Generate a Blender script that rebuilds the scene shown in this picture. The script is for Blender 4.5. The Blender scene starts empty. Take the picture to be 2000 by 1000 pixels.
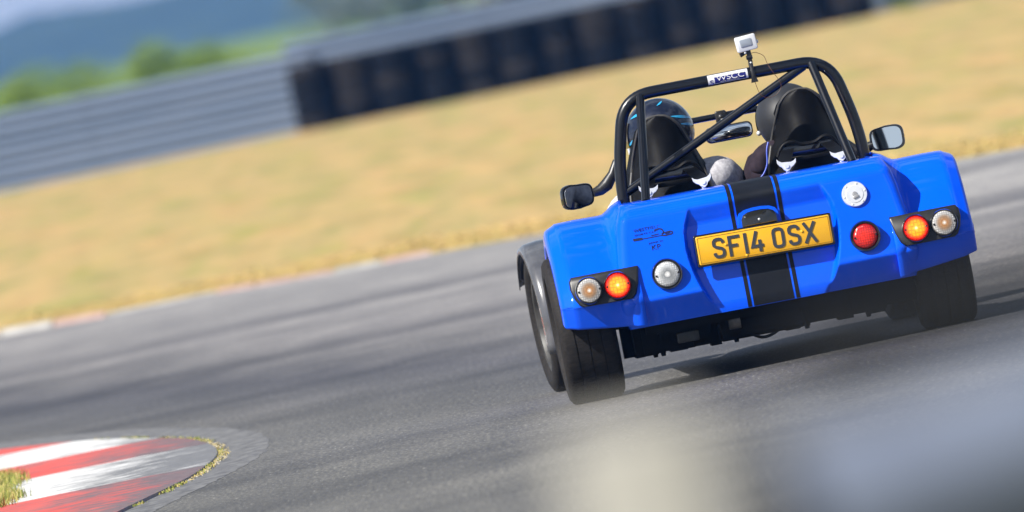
import bpy, math, random
from mathutils import Matrix, Vector, noise
R = math.radians
random.seed(7)
sc = bpy.context.scene
COL = sc.collection

# ------------------------------------------------------------------ camera
CAM_H = 1.69
cd = bpy.data.cameras.new('camera')
cam = bpy.data.objects.new('camera', cd)
COL.objects.link(cam)
cd.sensor_width = 36
cd.lens = 559.8
cd.clip_start = 0.5
cd.clip_end = 20000
cd.dof.use_dof = True
cd.dof.focus_distance = 60.8
cd.dof.aperture_fstop = 5.6
cam.matrix_world = (Matrix.Translation((0, 0, CAM_H))
                    @ Matrix.Rotation(R(90 - 1.016), 4, 'X')
                    @ Matrix.Rotation(R(-12.1), 4, 'Z'))
sc.camera = cam

# ------------------------------------------------------------------ sky and sun
SUN_EL, SUN_AZ = 42.0, 52.0          # azimuth: behind the camera, towards the left
world = bpy.data.worlds.new('World')
sc.world = world
world.use_nodes = True
wn, wl = world.node_tree.nodes, world.node_tree.links
wn.clear()
wo = wn.new('ShaderNodeOutputWorld')
bg = wn.new('ShaderNodeBackground')
bg.inputs['Strength'].default_value = 0.05
sky = wn.new('ShaderNodeTexSky')
sky.sky_type = 'NISHITA'
sky.sun_disc = False
sky.sun_elevation = R(SUN_EL)
sky.sun_rotation = R(180 + SUN_AZ)
sky.air_density = 1.0
sky.dust_density = 1.2
tc = wn.new('ShaderNodeTexCoord')
mp = wn.new('ShaderNodeMapping')
mp.inputs['Scale'].default_value = (1.0, 1.0, 2.6)
nz = wn.new('ShaderNodeTexNoise')
nz.inputs['Scale'].default_value = 2.6
nz.inputs['Detail'].default_value = 7
nz.inputs['Roughness'].default_value = 0.55
cr = wn.new('ShaderNodeValToRGB')
cr.color_ramp.elements[0].position = 0.49
cr.color_ramp.elements[1].position = 0.58
mx = wn.new('ShaderNodeMixRGB')
mx.inputs[2].default_value = (7.4, 8.2, 9.6, 1)
mm = wn.new('ShaderNodeMath'); mm.operation = 'MULTIPLY'; mm.inputs[1].default_value = 0.75
wl.new(tc.outputs['Generated'], mp.inputs['Vector'])
wl.new(mp.outputs['Vector'], nz.inputs['Vector'])
wl.new(nz.outputs['Fac'], cr.inputs['Fac'])
# cloud and brightness gather towards the horizon
sxw = wn.new('ShaderNodeSeparateXYZ'); wl.new(tc.outputs['Generated'], sxw.inputs[0])
hzn = wn.new('ShaderNodeMapRange'); hzn.inputs['From Min'].default_value = 0.0; hzn.inputs['From Max'].default_value = 0.30
hzn.inputs['To Min'].default_value = 1.25; hzn.inputs['To Max'].default_value = 0.0; wl.new(sxw.outputs['Z'], hzn.inputs['Value'])
mxx = wn.new('ShaderNodeMath'); mxx.operation = 'MAXIMUM'; wl.new(cr.outputs['Color'], mxx.inputs[0]); wl.new(hzn.outputs['Result'], mxx.inputs[1])
wl.new(mxx.outputs[0], mm.inputs[0])
wl.new(mm.outputs[0], mx.inputs[0])
wl.new(sky.outputs['Color'], mx.inputs[1])
wl.new(mx.outputs['Color'], bg.inputs['Color'])
wl.new(bg.outputs['Background'], wo.inputs['Surface'])

sd = bpy.data.lights.new('sun', 'SUN')
sd.energy = 5.0
sd.angle = R(0.5)
sd.color = (1.0, 0.955, 0.88)
sun = bpy.data.objects.new('sun', sd)
COL.objects.link(sun)
sv = Vector((-math.sin(R(SUN_AZ)) * math.cos(R(SUN_EL)), -math.cos(R(SUN_AZ)) * math.cos(R(SUN_EL)), math.sin(R(SUN_EL))))
sun.rotation_euler = sv.to_track_quat('Z', 'Y').to_euler()
sun.location = (-20, 30, 40)
sc.view_settings.view_transform = 'Standard'
sc.view_settings.look = 'None'
sc.view_settings.gamma = 1
sc.view_settings.use_curve_mapping = False
sc.view_settings.exposure = 0.75

# ------------------------------------------------------------------ materials
ALB = 0.75     # overall reflectance scale that goes with the exposure above
def mat(name, col, rough=0.5, metal=0.0, coat=0.0, spec=0.5, emit=None, estr=0.0, trans=0.0):
    if metal < 0.5: col = tuple(v * ALB for v in col)
    m = bpy.data.materials.new(name)
    m.use_nodes = True
    b = m.node_tree.nodes['Principled BSDF']
    b.inputs['Base Color'].default_value = (*col, 1)
    b.inputs['Roughness'].default_value = rough
    b.inputs['Metallic'].default_value = metal
    b.inputs['Coat Weight'].default_value = coat
    b.inputs['Coat Roughness'].default_value = 0.04
    b.inputs['Coat IOR'].default_value = 1.5
    b.inputs['Specular IOR Level'].default_value = spec
    b.inputs['Transmission Weight'].default_value = trans
    if emit:
        b.inputs['Emission Color'].default_value = (*emit, 1)
        b.inputs['Emission Strength'].default_value = estr
    return m

def nodes_of(m):
    return m.node_tree.nodes, m.node_tree.links, m.node_tree.nodes['Principled BSDF']

def noise_tex(m, scale=(1, 1, 1), s=5.0, detail=6, rough=0.6, coord='Object', loc=(0, 0, 0)):
    n, l, b = nodes_of(m)
    t = n.new('ShaderNodeTexCoord'); p = n.new('ShaderNodeMapping'); z = n.new('ShaderNodeTexNoise')
    p.inputs['Scale'].default_value = scale
    p.inputs['Location'].default_value = loc
    z.inputs['Scale'].default_value = s
    z.inputs['Detail'].default_value = detail
    z.inputs['Roughness'].default_value = rough
    l.new(t.outputs[coord], p.inputs['Vector']); l.new(p.outputs['Vector'], z.inputs['Vector'])
    return z.outputs['Fac']

def ramp(m, fac, stops):
    n, l, b = nodes_of(m)
    r = n.new('ShaderNodeValToRGB')
    while len(r.color_ramp.elements) < len(stops):
        r.color_ramp.elements.new(0.5)
    for e, (p, c) in zip(r.color_ramp.elements, stops):
        e.position = p
        e.color = (*c, 1) if len(c) == 3 else c
    l.new(fac, r.inputs['Fac'])
    return r.outputs['Color']

def mix(m, fac, a, b_, mode='MIX'):
    n, l, b = nodes_of(m)
    x = n.new('ShaderNodeMixRGB'); x.blend_type = mode
    for sock, v in zip(x.inputs, (fac, a, b_)):
        if isinstance(v, (int, float)): sock.default_value = v
        elif isinstance(v, tuple): sock.default_value = (*v, 1)
        else: l.new(v, sock)
    return x.outputs['Color']

def bump(m, h, strength=0.3, dist=0.01):
    n, l, b = nodes_of(m)
    k = n.new('ShaderNodeBump')
    k.inputs['Strength'].default_value = strength
    k.inputs['Distance'].default_value = dist
    l.new(h, k.inputs['Height']); l.new(k.outputs['Normal'], b.inputs['Normal'])

def grained(name, c0, c1, s=20, rough=0.6, bs=0.15, scale=(1, 1, 1), metal=0.0, coat=0.0, spec=0.5, bd=0.005):
    m = mat(name, c0, rough, metal, coat, spec)
    n, l, b = nodes_of(m)
    f = noise_tex(m, scale, s)
    k = ALB if metal < 0.5 else 1.0
    l.new(ramp(m, f, [(0.35, tuple(v * k for v in c0)), (0.65, tuple(v * k for v in c1))]), b.inputs['Base Color'])
    if bs: bump(m, f, bs, bd)
    return m

# paint: glossy solid blue with a very slight orange-peel and dust variation
PAINT = mat('blue_paint', (0.0, 0.06, 0.62), 0.45, 0.0, 0.85, 0.0)
_n, _l, _b = nodes_of(PAINT)
_f = noise_tex(PAINT, s=3.0)
_l.new(ramp(PAINT, _f, [(0.3, (0.0, 0.084, 0.84)), (0.7, (0.0, 0.099, 0.92))]), _b.inputs['Base Color'])
_d = noise_tex(PAINT, s=160.0, detail=3, rough=0.7)
_d2 = noise_tex(PAINT, s=5.0, detail=4, loc=(2, 2, 2))
_t = _n.new('ShaderNodeTexCoord'); _s = _n.new('ShaderNodeSeparateXYZ'); _l.new(_t.outputs['Object'], _s.inputs[0])
_m = _n.new('ShaderNodeMapRange'); _m.inputs['From Min'].default_value = 0.50; _m.inputs['From Max'].default_value = 0.22
_m.inputs['To Min'].default_value = 0.0; _m.inputs['To Max'].default_value = 0.07; _l.new(_s.outputs['Z'], _m.inputs['Value'])
_q = mix(PAINT, 1.0, ramp(PAINT, _d, [(0.45, (0, 0, 0)), (0.75, (1, 1, 1))]), ramp(PAINT, _d2, [(0.3, (0.25, 0.25, 0.25)), (0.7, (1, 1, 1))]), 'MULTIPLY')
_q = mix(PAINT, 1.0, _q, _m.outputs['Result'], 'MULTIPLY')
_c = mix(PAINT, _q, ramp(PAINT, _f, [(0.3, (0.0, 0.084, 0.84)), (0.7, (0.0, 0.099, 0.92))]), (0.12, 0.11, 0.10))
_l.new(_c, _b.inputs['Base Color'])
_g = noise_tex(PAINT, s=9.0, detail=1)
bump(PAINT, _g, 0.06, 0.02)
_f2 = noise_tex(PAINT, s=40.0)
_l.new(ramp(PAINT, _f2, [(0.4, (0.025,) * 3), (0.7, (0.05,) * 3)]), _b.inputs['Coat Roughness'])
STRIPE = grained('stripe_vinyl', (0.006, 0.008, 0.013), (0.010, 0.012, 0.018), 30, 0.5, 0.0, coat=0.08, spec=.2)
TUBE = grained('black_powdercoat', (0.002, 0.003, 0.006), (0.004, 0.005, 0.009), 60, 0.30, 0.0, coat=0.6, spec=0.35)
BLACK = grained('black_plastic', (0.012, 0.012, 0.013), (0.022, 0.022, 0.024), 60, 0.38, 0.08, bd=0.001)
GLOSSBLACK = grained('gloss_black', (0.005, 0.005, 0.006), (0.008, 0.008, 0.01), 20, 0.1, 0.0, coat=1)
SEATM = grained('seat_vinyl', (0.003, 0.003, 0.004), (0.007, 0.007, 0.008), 25, 0.5, 0.12, spec=0.14)
SEATTRIM = grained('seat_trim', (0.05, 0.049, 0.048), (0.08, 0.077, 0.075), 40, 0.5, 0.05)
BLUETRIM = mat('blue_piping', (0.01, 0.06, 0.55), 0.45)
UNDER = grained('oily_metal', (0.002, 0.002, 0.002), (0.006, 0.006, 0.006), 25, 0.7, 0.3, spec=0.15)
UNDERGREY = grained('dull_steel', (0.05, 0.05, 0.048), (0.12, 0.115, 0.11), 30, 0.45, 0.1, metal=0.6)
TYRE = grained('tyre_rubber', (0.007, 0.0062, 0.006), (0.026, 0.022, 0.020), 30, 0.75, 0.15, scale=(1, 4, 4), spec=0.3)
STEEL = grained('polished_steel', (0.80, 0.84, 0.88), (0.95, 0.97, 1.0), 30, 0.3, 0.03, metal=0.4)
ALU = grained('brushed_aluminium', (0.72, 0.74, 0.78), (0.82, 0.83, 0.86), 50, 0.38, 0.05, metal=0.55)
CHROME = mat('mirror_glass', (0.85, 0.88, 0.9), 0.03, 1.0)
CARBON = grained('carbon_wing', (0.035, 0.037, 0.042), (0.06, 0.06, 0.065), 30, 0.25, 0.0, coat=0.8)
WINGGREY = grained('grey_wing', (0.075, 0.078, 0.088), (0.14, 0.143, 0.155), 9, 0.25, 0.0, coat=0.7)
PLATEY = grained('plate_yellow', (0.92, 0.46, 0.006), (0.95, 0.50, 0.010), 15, 0.35, 0.0, coat=0.4)
PLATEK = mat('plate_lettering', (0.035, 0.04, 0.05), 0.35, coat=0.4)
DECALK = mat('decal_ink', (0.008, 0.012, 0.07), 0.4)
DECALR = mat('decal_brown', (0.010, 0.013, 0.07), 0.4)
WHITEP = grained('white_plastic', (0.72, 0.74, 0.78), (0.8, 0.82, 0.85), 40, 0.3, 0.02)
SCREEN = mat('camera_screen', (0.32, 0.36, 0.42), 0.12, coat=1)
STICKW = mat('sticker_white', (0.8, 0.8, 0.82), 0.3, coat=0.5)
STICKB = mat('sticker_navy', (0.01, 0.012, 0.18), 0.3, coat=0.5)

def lens_mat(name, c_mid, c_edge, lit=0.0, e_mid=(1, .5, .05), e_edge=(1, .03, .01), grid=75.0, radius=0.05, hot=None):
    m = mat(name, c_mid, 0.12, coat=1)
    n, l, b = nodes_of(m)
    t = n.new('ShaderNodeTexCoord')
    ln = n.new('ShaderNodeVectorMath'); ln.operation = 'LENGTH'
    sep = n.new('ShaderNodeVectorMath'); sep.operation = 'MULTIPLY'; sep.inputs[1].default_value = (1 / radius, 0, 1 / radius)
    l.new(t.outputs['Object'], sep.inputs[0]); l.new(sep.outputs[0], ln.inputs[0])
    col = ramp(m, ln.outputs['Value'], [(0.0, c_mid), (0.30, c_mid), (0.72, c_edge), (1.0, tuple(v * .6 for v in c_edge))])
    if hot: col = ramp(m, ln.outputs['Value'], hot)  # bulb highlight painted as a bright centre in the unlit lens colour
    ck = n.new('ShaderNodeTexVoronoi'); ck.inputs['Scale'].default_value = grid
    ck.distance = 'CHEBYCHEV'
    ck.inputs['Randomness'].default_value = 0.12
    l.new(t.outputs['Object'], ck.inputs['Vector'])
    shade = ramp(m, ck.outputs['Distance'], [(0.0, (1.25, 1.25, 1.25)), (0.35, (0.9, 0.9, 0.9)), (0.6, (0.25, 0.25, 0.25))])
    fin = mix(m, 0.8, col, shade, 'MULTIPLY')
    l.new(fin, b.inputs['Base Color'])
    bump(m, ck.outputs['Distance'], 0.7, 0.004)
    if lit:
        e = ramp(m, ln.outputs['Value'], [(0.0, (1, 0.95, 0.6)), (0.14, (1, .60, .06)), (0.25, e_mid), (0.52, e_mid), (0.80, e_edge), (1.0, (.3, 0, 0))])
        e2 = mix(m, 0.85, e, shade, 'MULTIPLY')
        l.new(e2, b.inputs['Emission Color'])
        b.inputs['Emission Strength'].default_value = lit
    return m
L_BRAKE = lens_mat('lit_brake_lens', (0.45, 0.06, 0.005), (0.30, 0.006, 0.003), 1.0, (1, .36, .005), (0.75, .015, .002))
L_IND = lens_mat('clear_indicator_lens', (0.46, 0.24, 0.11), (0.58, 0.56, 0.54), 0.0, grid=120, hot=[(0.0, (1, .95, .85)), (0.10, (.75, .62, .5)), (0.2, (.50, .22, .06)), (0.48, (.40, .26, .16)), (0.66, (.36, .35, .34)), (0.86, (.50, .49, .48)), (1.0, (.16, .16, .16))])
L_REV = lens_mat('clear_reverse_lens', (0.85, 0.87, 0.90), (0.48, 0.50, 0.53), 0.0, grid=120, hot=[(0.0, (1, 1, 1)), (0.14, (.9, .9, .9)), (0.26, (.30, .32, .34)), (0.5, (.52, .54, .56)), (0.85, (.60, .62, .64)), (1.0, (.15, .15, .16))])
L_FOG = lens_mat('red_fog_lens', (0.85, 0.03, 0.015), (0.55, 0.008, 0.006), 0.0, grid=110)

# ------------------------------------------------------------------ mesh builder
BODY_T = Matrix.Translation((0.022, 0, 0)) @ Matrix.Rotation(R(1.3), 4, 'Y')

class MB:
    def __init__(s): s.v = []; s.f = []; s.mi = []
    def add(s, vs, fs, mi=0):
        o = len(s.v); s.v += [tuple(p) for p in vs]
        s.f += [tuple(i + o for i in f) for f in fs]; s.mi += [mi] * len(fs)
        return s
    def box(s, x0, x1, y0, y1, z0, z1, mi=0, M=None):
        vs = [(x, y, z) for z in (z0, z1) for y in (y0, y1) for x in (x0, x1)]
        if M: vs = [M @ Vector(p) for p in vs]
        return s.add(vs, [(0, 2, 3, 1), (4, 5, 7, 6), (0, 1, 5, 4), (2, 6, 7, 3), (0, 4, 6, 2), (1, 3, 7, 5)], mi)
    def rbox(s, x0, x1, y0, y1, z0, z1, b, mi=0, M=None):
        # box with bevelled corners in the xz outline and softened front/back edges
        def ring(y, i):
            pts = []
            X0, X1, Z0, Z1 = x0 + i, x1 - i, z0 + i, z1 - i
            for cx, cz, a0 in ((X1 - b, Z1 - b, 0), (X0 + b, Z1 - b, 90), (X0 + b, Z0 + b, 180), (X1 - b, Z0 + b, 270)):
                for k in range(5):
                    a = R(a0 + k * 22.5)
                    pts.append((cx + b * math.cos(a), y, cz + b * math.sin(a)))
            return pts
        e = min(b * 0.4, abs(y1 - y0) * 0.3)
        rings = [ring(y0, e), ring(y0 + e * 0.4, e * 0.3), ring(y0 + e, 0), ring(y1 - e, 0), ring(y1, e)]
        return s.rings(rings, True, mi, M)
    def rings(s, rings, caps=True, mi=0, M=None, closed=True):
        n = len(rings[0]); vs = [p for r in rings for p in r]
        if M: vs = [M @ Vector(p) for p in vs]
        fs = []
        for i in range(len(rings) - 1):
            for k in range(n if closed else n - 1):
                k2 = (k + 1) % n
                fs.append((i * n + k, i * n + k2, (i + 1) * n + k2, (i + 1) * n + k))
        if caps:
            fs.append(tuple(range(n))[::-1]); fs.append(tuple((len(rings) - 1) * n + k for k in range(n)))
        return s.add(vs, fs, mi)
    def tube(s, pts, r, seg=12, mi=0, caps=True):
        pts = [Vector(p) for p in pts]
        rr = r if isinstance(r, (list, tuple)) else [r] * len(pts)
        rings = []
        t0 = (pts[1] - pts[0]).normalized()
        up = Vector((0, 0, 1)) if abs(t0.z) < 0.9 else Vector((1, 0, 0))
        nrm = t0.cross(up).normalized()
        for i, p in enumerate(pts):
            if i == 0: t = t0
            elif i == len(pts) - 1: t = (pts[-1] - pts[-2]).normalized()
            else: t = ((pts[i + 1] - p).normalized() + (p - pts[i - 1]).normalized()).normalized()
            nrm = (nrm - t * nrm.dot(t)).normalized()
            b = t.cross(nrm)
            rings.append([p + (nrm * math.cos(2 * math.pi * k / seg) + b * math.sin(2 * math.pi * k / seg)) * rr[i] for k in range(seg)])
        return s.rings(rings, caps, mi)
    def lathe(s, prof, axis='X', seg=32, mi=0, M=None, closed_prof=False):
        # prof: (a along axis, radius)
        rings = []
        for a, r in prof:
            rg = []
            for k in range(seg):
                c, t = math.cos(2 * math.pi * k / seg) * r, math.sin(2 * math.pi * k / seg) * r
                rg.append({'X': (a, c, t), 'Y': (t, a, c), 'Z': (c, t, a)}[axis])
            rings.append(rg)
        return s.rings(rings, not closed_prof, mi, M)
    def sphere(s, c, r, seg=20, rg=12, mi=0, M=None):
        prof = []
        rx = r if isinstance(r, tuple) else (r, r, r)
        rings = []
        for i in range(rg + 1):
            th = math.pi * (i + 0.02) / (rg + 0.04)
            rings.append([(c[0] + rx[0] * math.sin(th) * math.cos(2 * math.pi * k / seg), c[1] + rx[1] * math.sin(th) * math.sin(2 * math.pi * k / seg), c[2] + rx[2] * math.cos(th)) for k in range(seg)])
        return s.rings(rings, True, mi, M)
    def prism(s, poly, y0, y1, mi=0, M=None, inset=0.0):
        # polygon in (x,z) extruded along y; front (y0) may be inset
        cx = sum(p[0] for p in poly) / len(poly); cz = sum(p[1] for p in poly) / len(poly)
        def rg(y, k): return [(cx + (p[0] - cx) * k, y, cz + (p[1] - cz) * k) for p in poly]
        rs = [rg(y0, 1 - inset), rg(y0 + (y1 - y0) * 0.25, 1), rg(y1, 1)] if inset else [rg(y0, 1), rg(y1, 1)]
        return s.rings(rs, True, mi, M)
    def grid(s, rows, mi=0):
        n = len(rows[0]); vs = [p for r in rows for p in r]
        fs = [(i * n + k, i * n + k + 1, (i + 1) * n + k + 1, (i + 1) * n + k) for i in range(len(rows) - 1) for k in range(n - 1)]
        return s.add(vs, fs, mi)
    def build(s, name, m, parent=None, smooth=True, body=False, solid=0.0, angle=35, origin=None):
        vs = s.v
        if body: vs = [tuple(BODY_T @ Vector(p)) for p in vs]
        off = Vector((0, 0, 0))
        if origin is not None:
            off = BODY_T @ Vector(origin) if body else Vector(origin)
            vs = [tuple(Vector(p) - off) for p in vs]
        me = bpy.data.meshes.new(name)
        me.from_pydata(vs, [], s.f)
        ms = m if isinstance(m, (list, tuple)) else [m]
        for q in ms: me.materials.append(q)
        for p, i in zip(me.polygons, s.mi): p.material_index = i
        import bmesh
        b = bmesh.new(); b.from_mesh(me)
        bmesh.ops.recalc_face_normals(b, faces=b.faces)
        b.to_mesh(me); b.free()
        if smooth:
            me.shade_smooth()
            try: me.set_sharp_from_angle(angle=R(angle))
            except Exception: pass
        o = bpy.data.objects.new(name, me); COL.objects.link(o)
        o.parent = parent; o.location = off
        if solid:
            md = o.modifiers.new('solid', 'SOLIDIFY'); md.thickness = solid; md.offset = -1
        return o

def tag(o, label=None, cat=None, group=None, kind=None):
    for k, v in (('label', label), ('category', cat), ('group', group), ('kind', kind)):
        if v: o[k] = v
    return o
def empty(name, loc=(0, 0, 0), rz=0.0, parent=None):
    o = bpy.data.objects.new(name, None); COL.objects.link(o)
    o.location = loc; o.rotation_euler = (0, 0, rz); o.parent = parent
    o.empty_display_size = 0.2
    return o
def copy_tree(o, parent=None):
    c = o.copy(); COL.objects.link(c)
    if parent: c.parent = parent
    for ch in [q for q in list(bpy.data.objects) if q.parent == o]: copy_tree(ch, c)
    return c

def interp(tab, x):
    if x <= tab[0][0]: return tab[0][1]
    for (a, va), (b, vb) in zip(tab, tab[1:]):
        if x <= b: return va + (vb - va) * (x - a) / (b - a)
    return tab[-1][1]
def smooth_tab(tab, x, h=0.012):
    return sum(interp(tab, x + d * h) * w for d, w in ((-1, .25), (-.5, .2), (0, .1), (.5, .2), (1, .25)))
def sstep(a, b, x):
    t = min(1, max(0, (x - a) / (b - a))); return t * t * (3 - 2 * t)
def catmull(pts, n=6):
    out = []
    P = [pts[0]] + list(pts) + [pts[-1]]
    for i in range(1, len(P) - 2):
        for k in range(n):
            t = k / n
            out.append(tuple(0.5 * ((2 * P[i][j]) + (-P[i - 1][j] + P[i + 1][j]) * t + (2 * P[i - 1][j] - 5 * P[i][j] + 4 * P[i + 1][j] - P[i + 2][j]) * t * t
                       + (-P[i - 1][j] + 3 * P[i][j] - 3 * P[i + 1][j] + P[i + 2][j]) * t ** 3) for j in range(len(P[i]))))
    out.append(tuple(pts[-1]))
    return out

def ribbon(mb, pts, w, y0, y1, ox, oz, closed=False, M=None, mi=0):
    """flat stroke of width w along 2-D points (x,z), extruded between y0 and y1"""
    n = len(pts); L, Rr = [], []
    for i in range(n):
        p = Vector(pts[i])
        a = Vector(pts[i - 1]) if i > 0 else (Vector(pts[-2]) if closed else None)
        b = Vector(pts[i + 1]) if i < n - 1 else (Vector(pts[1]) if closed else None)
        d1 = (p - a).normalized() if a is not None else None
        d2 = (b - p).normalized() if b is not None else None
        if d1 is None: d1 = d2
        if d2 is None: d2 = d1
        t = (d1 + d2).normalized(); nn = Vector((-t.y, t.x))
        k = 1 / max(0.45, nn.dot(Vector((-d1.y, d1.x))))
        L.append(p + nn * w / 2 * k); Rr.append(p - nn * w / 2 * k)
    rings = [[(ox + l.x, y0, oz + l.y), (ox + r.x, y0, oz + r.y), (ox + r.x, y1, oz + r.y), (ox + l.x, y1, oz + l.y)] for l, r in zip(L, Rr)]
    mb.rings(rings, not closed, mi, M)

def text_mesh(name, body, size, m, parent, origin, extrude=0.0008, rx=90, body_roll=True, shear=0.0, offset=0.0, extra=None, width=None):
    cu = bpy.data.curves.new('t', 'FONT')
    cu.body = body; cu.size = size; cu.extrude = extrude; cu.align_x = 'CENTER'; cu.align_y = 'CENTER'; cu.shear = shear; cu.offset = offset
    to = bpy.data.objects.new('t', cu); COL.objects.link(to)
    dg = bpy.context.evaluated_depsgraph_get(); dg.update()
    me = bpy.data.meshes.new_from_object(to.evaluated_get(dg))
    bpy.data.objects.remove(to)
    if width:
        xs = [v.co.x for v in me.vertices]; k = width / (max(xs) - min(xs))
        for v in me.vertices: v.co.x *= k
    T = Matrix.Translation(origin) @ (extra or Matrix()) @ Matrix.Rotation(R(rx), 4, 'X')
    if body_roll: T = BODY_T @ T
    me.transform(T)
    me.materials.clear(); me.materials.append(m)
    o = bpy.data.objects.new(name, me); COL.objects.link(o); o.parent = parent
    return o

# ================================================================== THE SETTING
def asphalt_mat():
    m = mat('asphalt', (0.1, 0.1, 0.1), 0.62, spec=0.45)
    n, l, b = nodes_of(m)
    fine = noise_tex(m, scale=(1, .22, 1), s=55, detail=4, rough=0.75)
    c = ramp(m, fine, [(0.30, (0.028, 0.028, 0.030)), (0.5, (0.056, 0.0555, 0.057)), (0.72, (0.14, 0.138, 0.131))])
    sm = noise_tex(m, scale=(1, 0.35, 1), s=2.2, detail=5)
    c = mix(m, 0.75, c, ramp(m, sm, [(0.35, (0.74, 0.74, 0.75)), (0.65, (1.18, 1.17, 1.13))]), 'MULTIPLY')
    # bands of rubber laid along the driving line (they run across the view)
    band = noise_tex(m, scale=(0.05, 0.22, 1), s=1.3, detail=3, rough=0.5, loc=(3.1, 1.7, 0))
    c = mix(m, 0.8, c, ramp(m, band, [(0.36, (0.50, 0.50, 0.54)), (0.5, (1, 1, 1)), (0.66, (1.30, 1.29, 1.27))]), 'MULTIPLY')
    # older, paler tarmac on the outside of the bend, dark rubbered line in the middle
    sx = n.new('ShaderNodeSeparateXYZ'); t = n.new('ShaderNodeTexCoord'); l.new(t.outputs['Object'], sx.inputs[0])
    ma = n.new('ShaderNodeMath'); ma.operation = 'MULTIPLY'; ma.inputs[1].default_value = 4.6
    l.new(sx.outputs['X'], ma.inputs[0])
    mb_ = n.new('ShaderNodeMath'); mb_.operation = 'ADD'; l.new(sx.outputs['Y'], mb_.inputs[0]); l.new(ma.outputs[0], mb_.inputs[1])
    wob = n.new('ShaderNodeMath'); wob.operation = 'MULTIPLY'; wob.inputs[1].default_value = 5.0
    l.new(sm, wob.inputs[0])
    mc = n.new('ShaderNodeMath'); mc.operation = 'ADD'; l.new(mb_.outputs[0], mc.inputs[0]); l.new(wob.outputs[0], mc.inputs[1])
    dv = n.new('ShaderNodeMath'); dv.operation = 'DIVIDE'; dv.inputs[1].default_value = 120.0
    l.new(mc.outputs[0], dv.inputs[0])
    zone = ramp(m, dv.outputs[0], [(0.47, (1.75, 1.72, 1.60)), (0.52, (1.95, 1.93, 1.84)), (0.55, (1.50, 1.48, 1.44)), (0.585, (1.25, 1.25, 1.33)), (0.607, (1.02, 1.02, 1.16)), (0.645, (2.1, 2.05, 2.08)), (0.69, (3.1, 3.0, 3.0)), (0.88, (4.15, 4.07, 4.02))])
    c = mix(m, 1.0, c, zone, 'MULTIPLY')
    # pale stone chips, their glint painted into the base colour
    vo = n.new('ShaderNodeTexVoronoi'); vo.inputs['Scale'].default_value = 26
    vm = n.new('ShaderNodeMapping'); vm.inputs['Scale'].default_value = (1, .2, 1); l.new(t.outputs['Object'], vm.inputs['Vector'])
    l.new(vm.outputs['Vector'], vo.inputs['Vector'])
    chips = ramp(m, vo.outputs['Distance'], [(0.07, (0.40, 0.40, 0.385)), (0.12, (0, 0, 0))])
    c = mix(m, 0.55, c, chips, 'ADD')
    l.new(c, b.inputs['Base Color'])
    bump(m, fine, 0.55, 0.012)
    return m

def grass_mat():
    m = mat('dry_grass', (0.3, 0.25, 0.1), 0.9, spec=0.15)
    n, l, b = nodes_of(m)
    a = noise_tex(m, scale=(0.9, 0.055, 1), s=1.6, detail=6, rough=0.6)
    c = ramp(m, a, [(0.32, (0.27, 0.245, 0.085)), (0.45, (0.36, 0.275, 0.118)), (0.60, (0.42, 0.29, 0.125)), (0.74, (0.40, 0.25, 0.12))])
    a2 = noise_tex(m, scale=(1.3, 0.10, 1), s=1.7, detail=6, rough=0.7, loc=(7, 2, 0))
    c = mix(m, 0.7, c, ramp(m, a2, [(0.34, (0.62, 0.70, 0.50)), (0.5, (1, 1, 1)), (0.68, (1.24, 1.16, 1.10))]), 'MULTIPLY')
    pa = noise_tex(m, scale=(1.6, 0.10, 1), s=1.1, detail=2, loc=(1.3, 9.1, 0))
    c = mix(m, ramp(m, pa, [(0.54, (0, 0, 0)), (0.70, (0.6, 0.6, 0.6))]), c, (0.24, 0.26, 0.06))
    # past the barrier the ground is a green field
    sx = n.new('ShaderNodeSeparateXYZ'); t = n.new('ShaderNodeTexCoord'); l.new(t.outputs['Object'], sx.inputs[0])
    g = n.new('ShaderNodeMapRange'); g.inputs['From Min'].default_value = 229; g.inputs['From Max'].default_value = 236
    l.new(sx.outputs['Y'], g.inputs['Value'])
    gn = ramp(m, a, [(0.35, (0.09, 0.15, 0.02)), (0.6, (0.17, 0.23, 0.03))])
    c = mix(m, g.outputs['Result'], c, gn)
    l.new(c, b.inputs['Base Color'])
    bump(m, a2, 0.4, 0.05)
    return m
ASPH, GRASS = asphalt_mat(), grass_mat()

def far_slope(x, y):
    return -0.012 + (-0.0095 * max(-40, min(40, x)) - 0.01) * sstep(112, 200, y) * (1 - sstep(400, 900, y)) + 0.02 * sstep(104, 120, y)
mb = MB()
ys = [-80, -20, 0, 20, 40, 60, 80, 95, 105, 112, 120, 130, 145, 160, 175, 190, 200, 215, 230, 245, 270, 320, 400, 520, 700, 1000, 1500, 2200, 3500, 6000]
xs = [-3500, -900, -300, -120, -60, -40, -25, -15, -8, -4, 0, 4, 8, 15, 25, 40, 60, 120, 300, 900, 3500]
mb.grid([[(x, y, far_slope(x, y) - (0.0 if y > 95 else 0.02)) for x in xs] for y in ys])
tag(mb.build('grass_ground', GRASS, smooth=True, angle=180), 'pale dry grass field spreading beyond the outside of the bend', None, None, 'structure')

EDGE = [(-140, 235), (-80, 185), (-40, 148), (-20, 124.5), (-9, 112), (-3.45, 106.2), (-2.7, 105.0), (-1.95, 104.6), (-1.15, 103.0), (-0.5, 102.1), (0.25, 100.7), (1.6, 98.0), (2.7, 95.6), (3.2, 94.7), (5.5, 90), (9, 82), (14, 68), (18, 50), (20, 30), (20, -70)]
def road_rows():
    rows = []
    for (x, y) in EDGE:
        rows.append((x, y))
    return rows
mb = MB()
e = EDGE
near = [(-140, 150), (-80, 128), (-40, 110), (-24, 92), (-14, 84), (-8, 80), (-5, 77), (-3.2, 75.5)]
poly = e + [(-22, -70), (-22, 40), (-40, 90), (-140, 150)]
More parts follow.
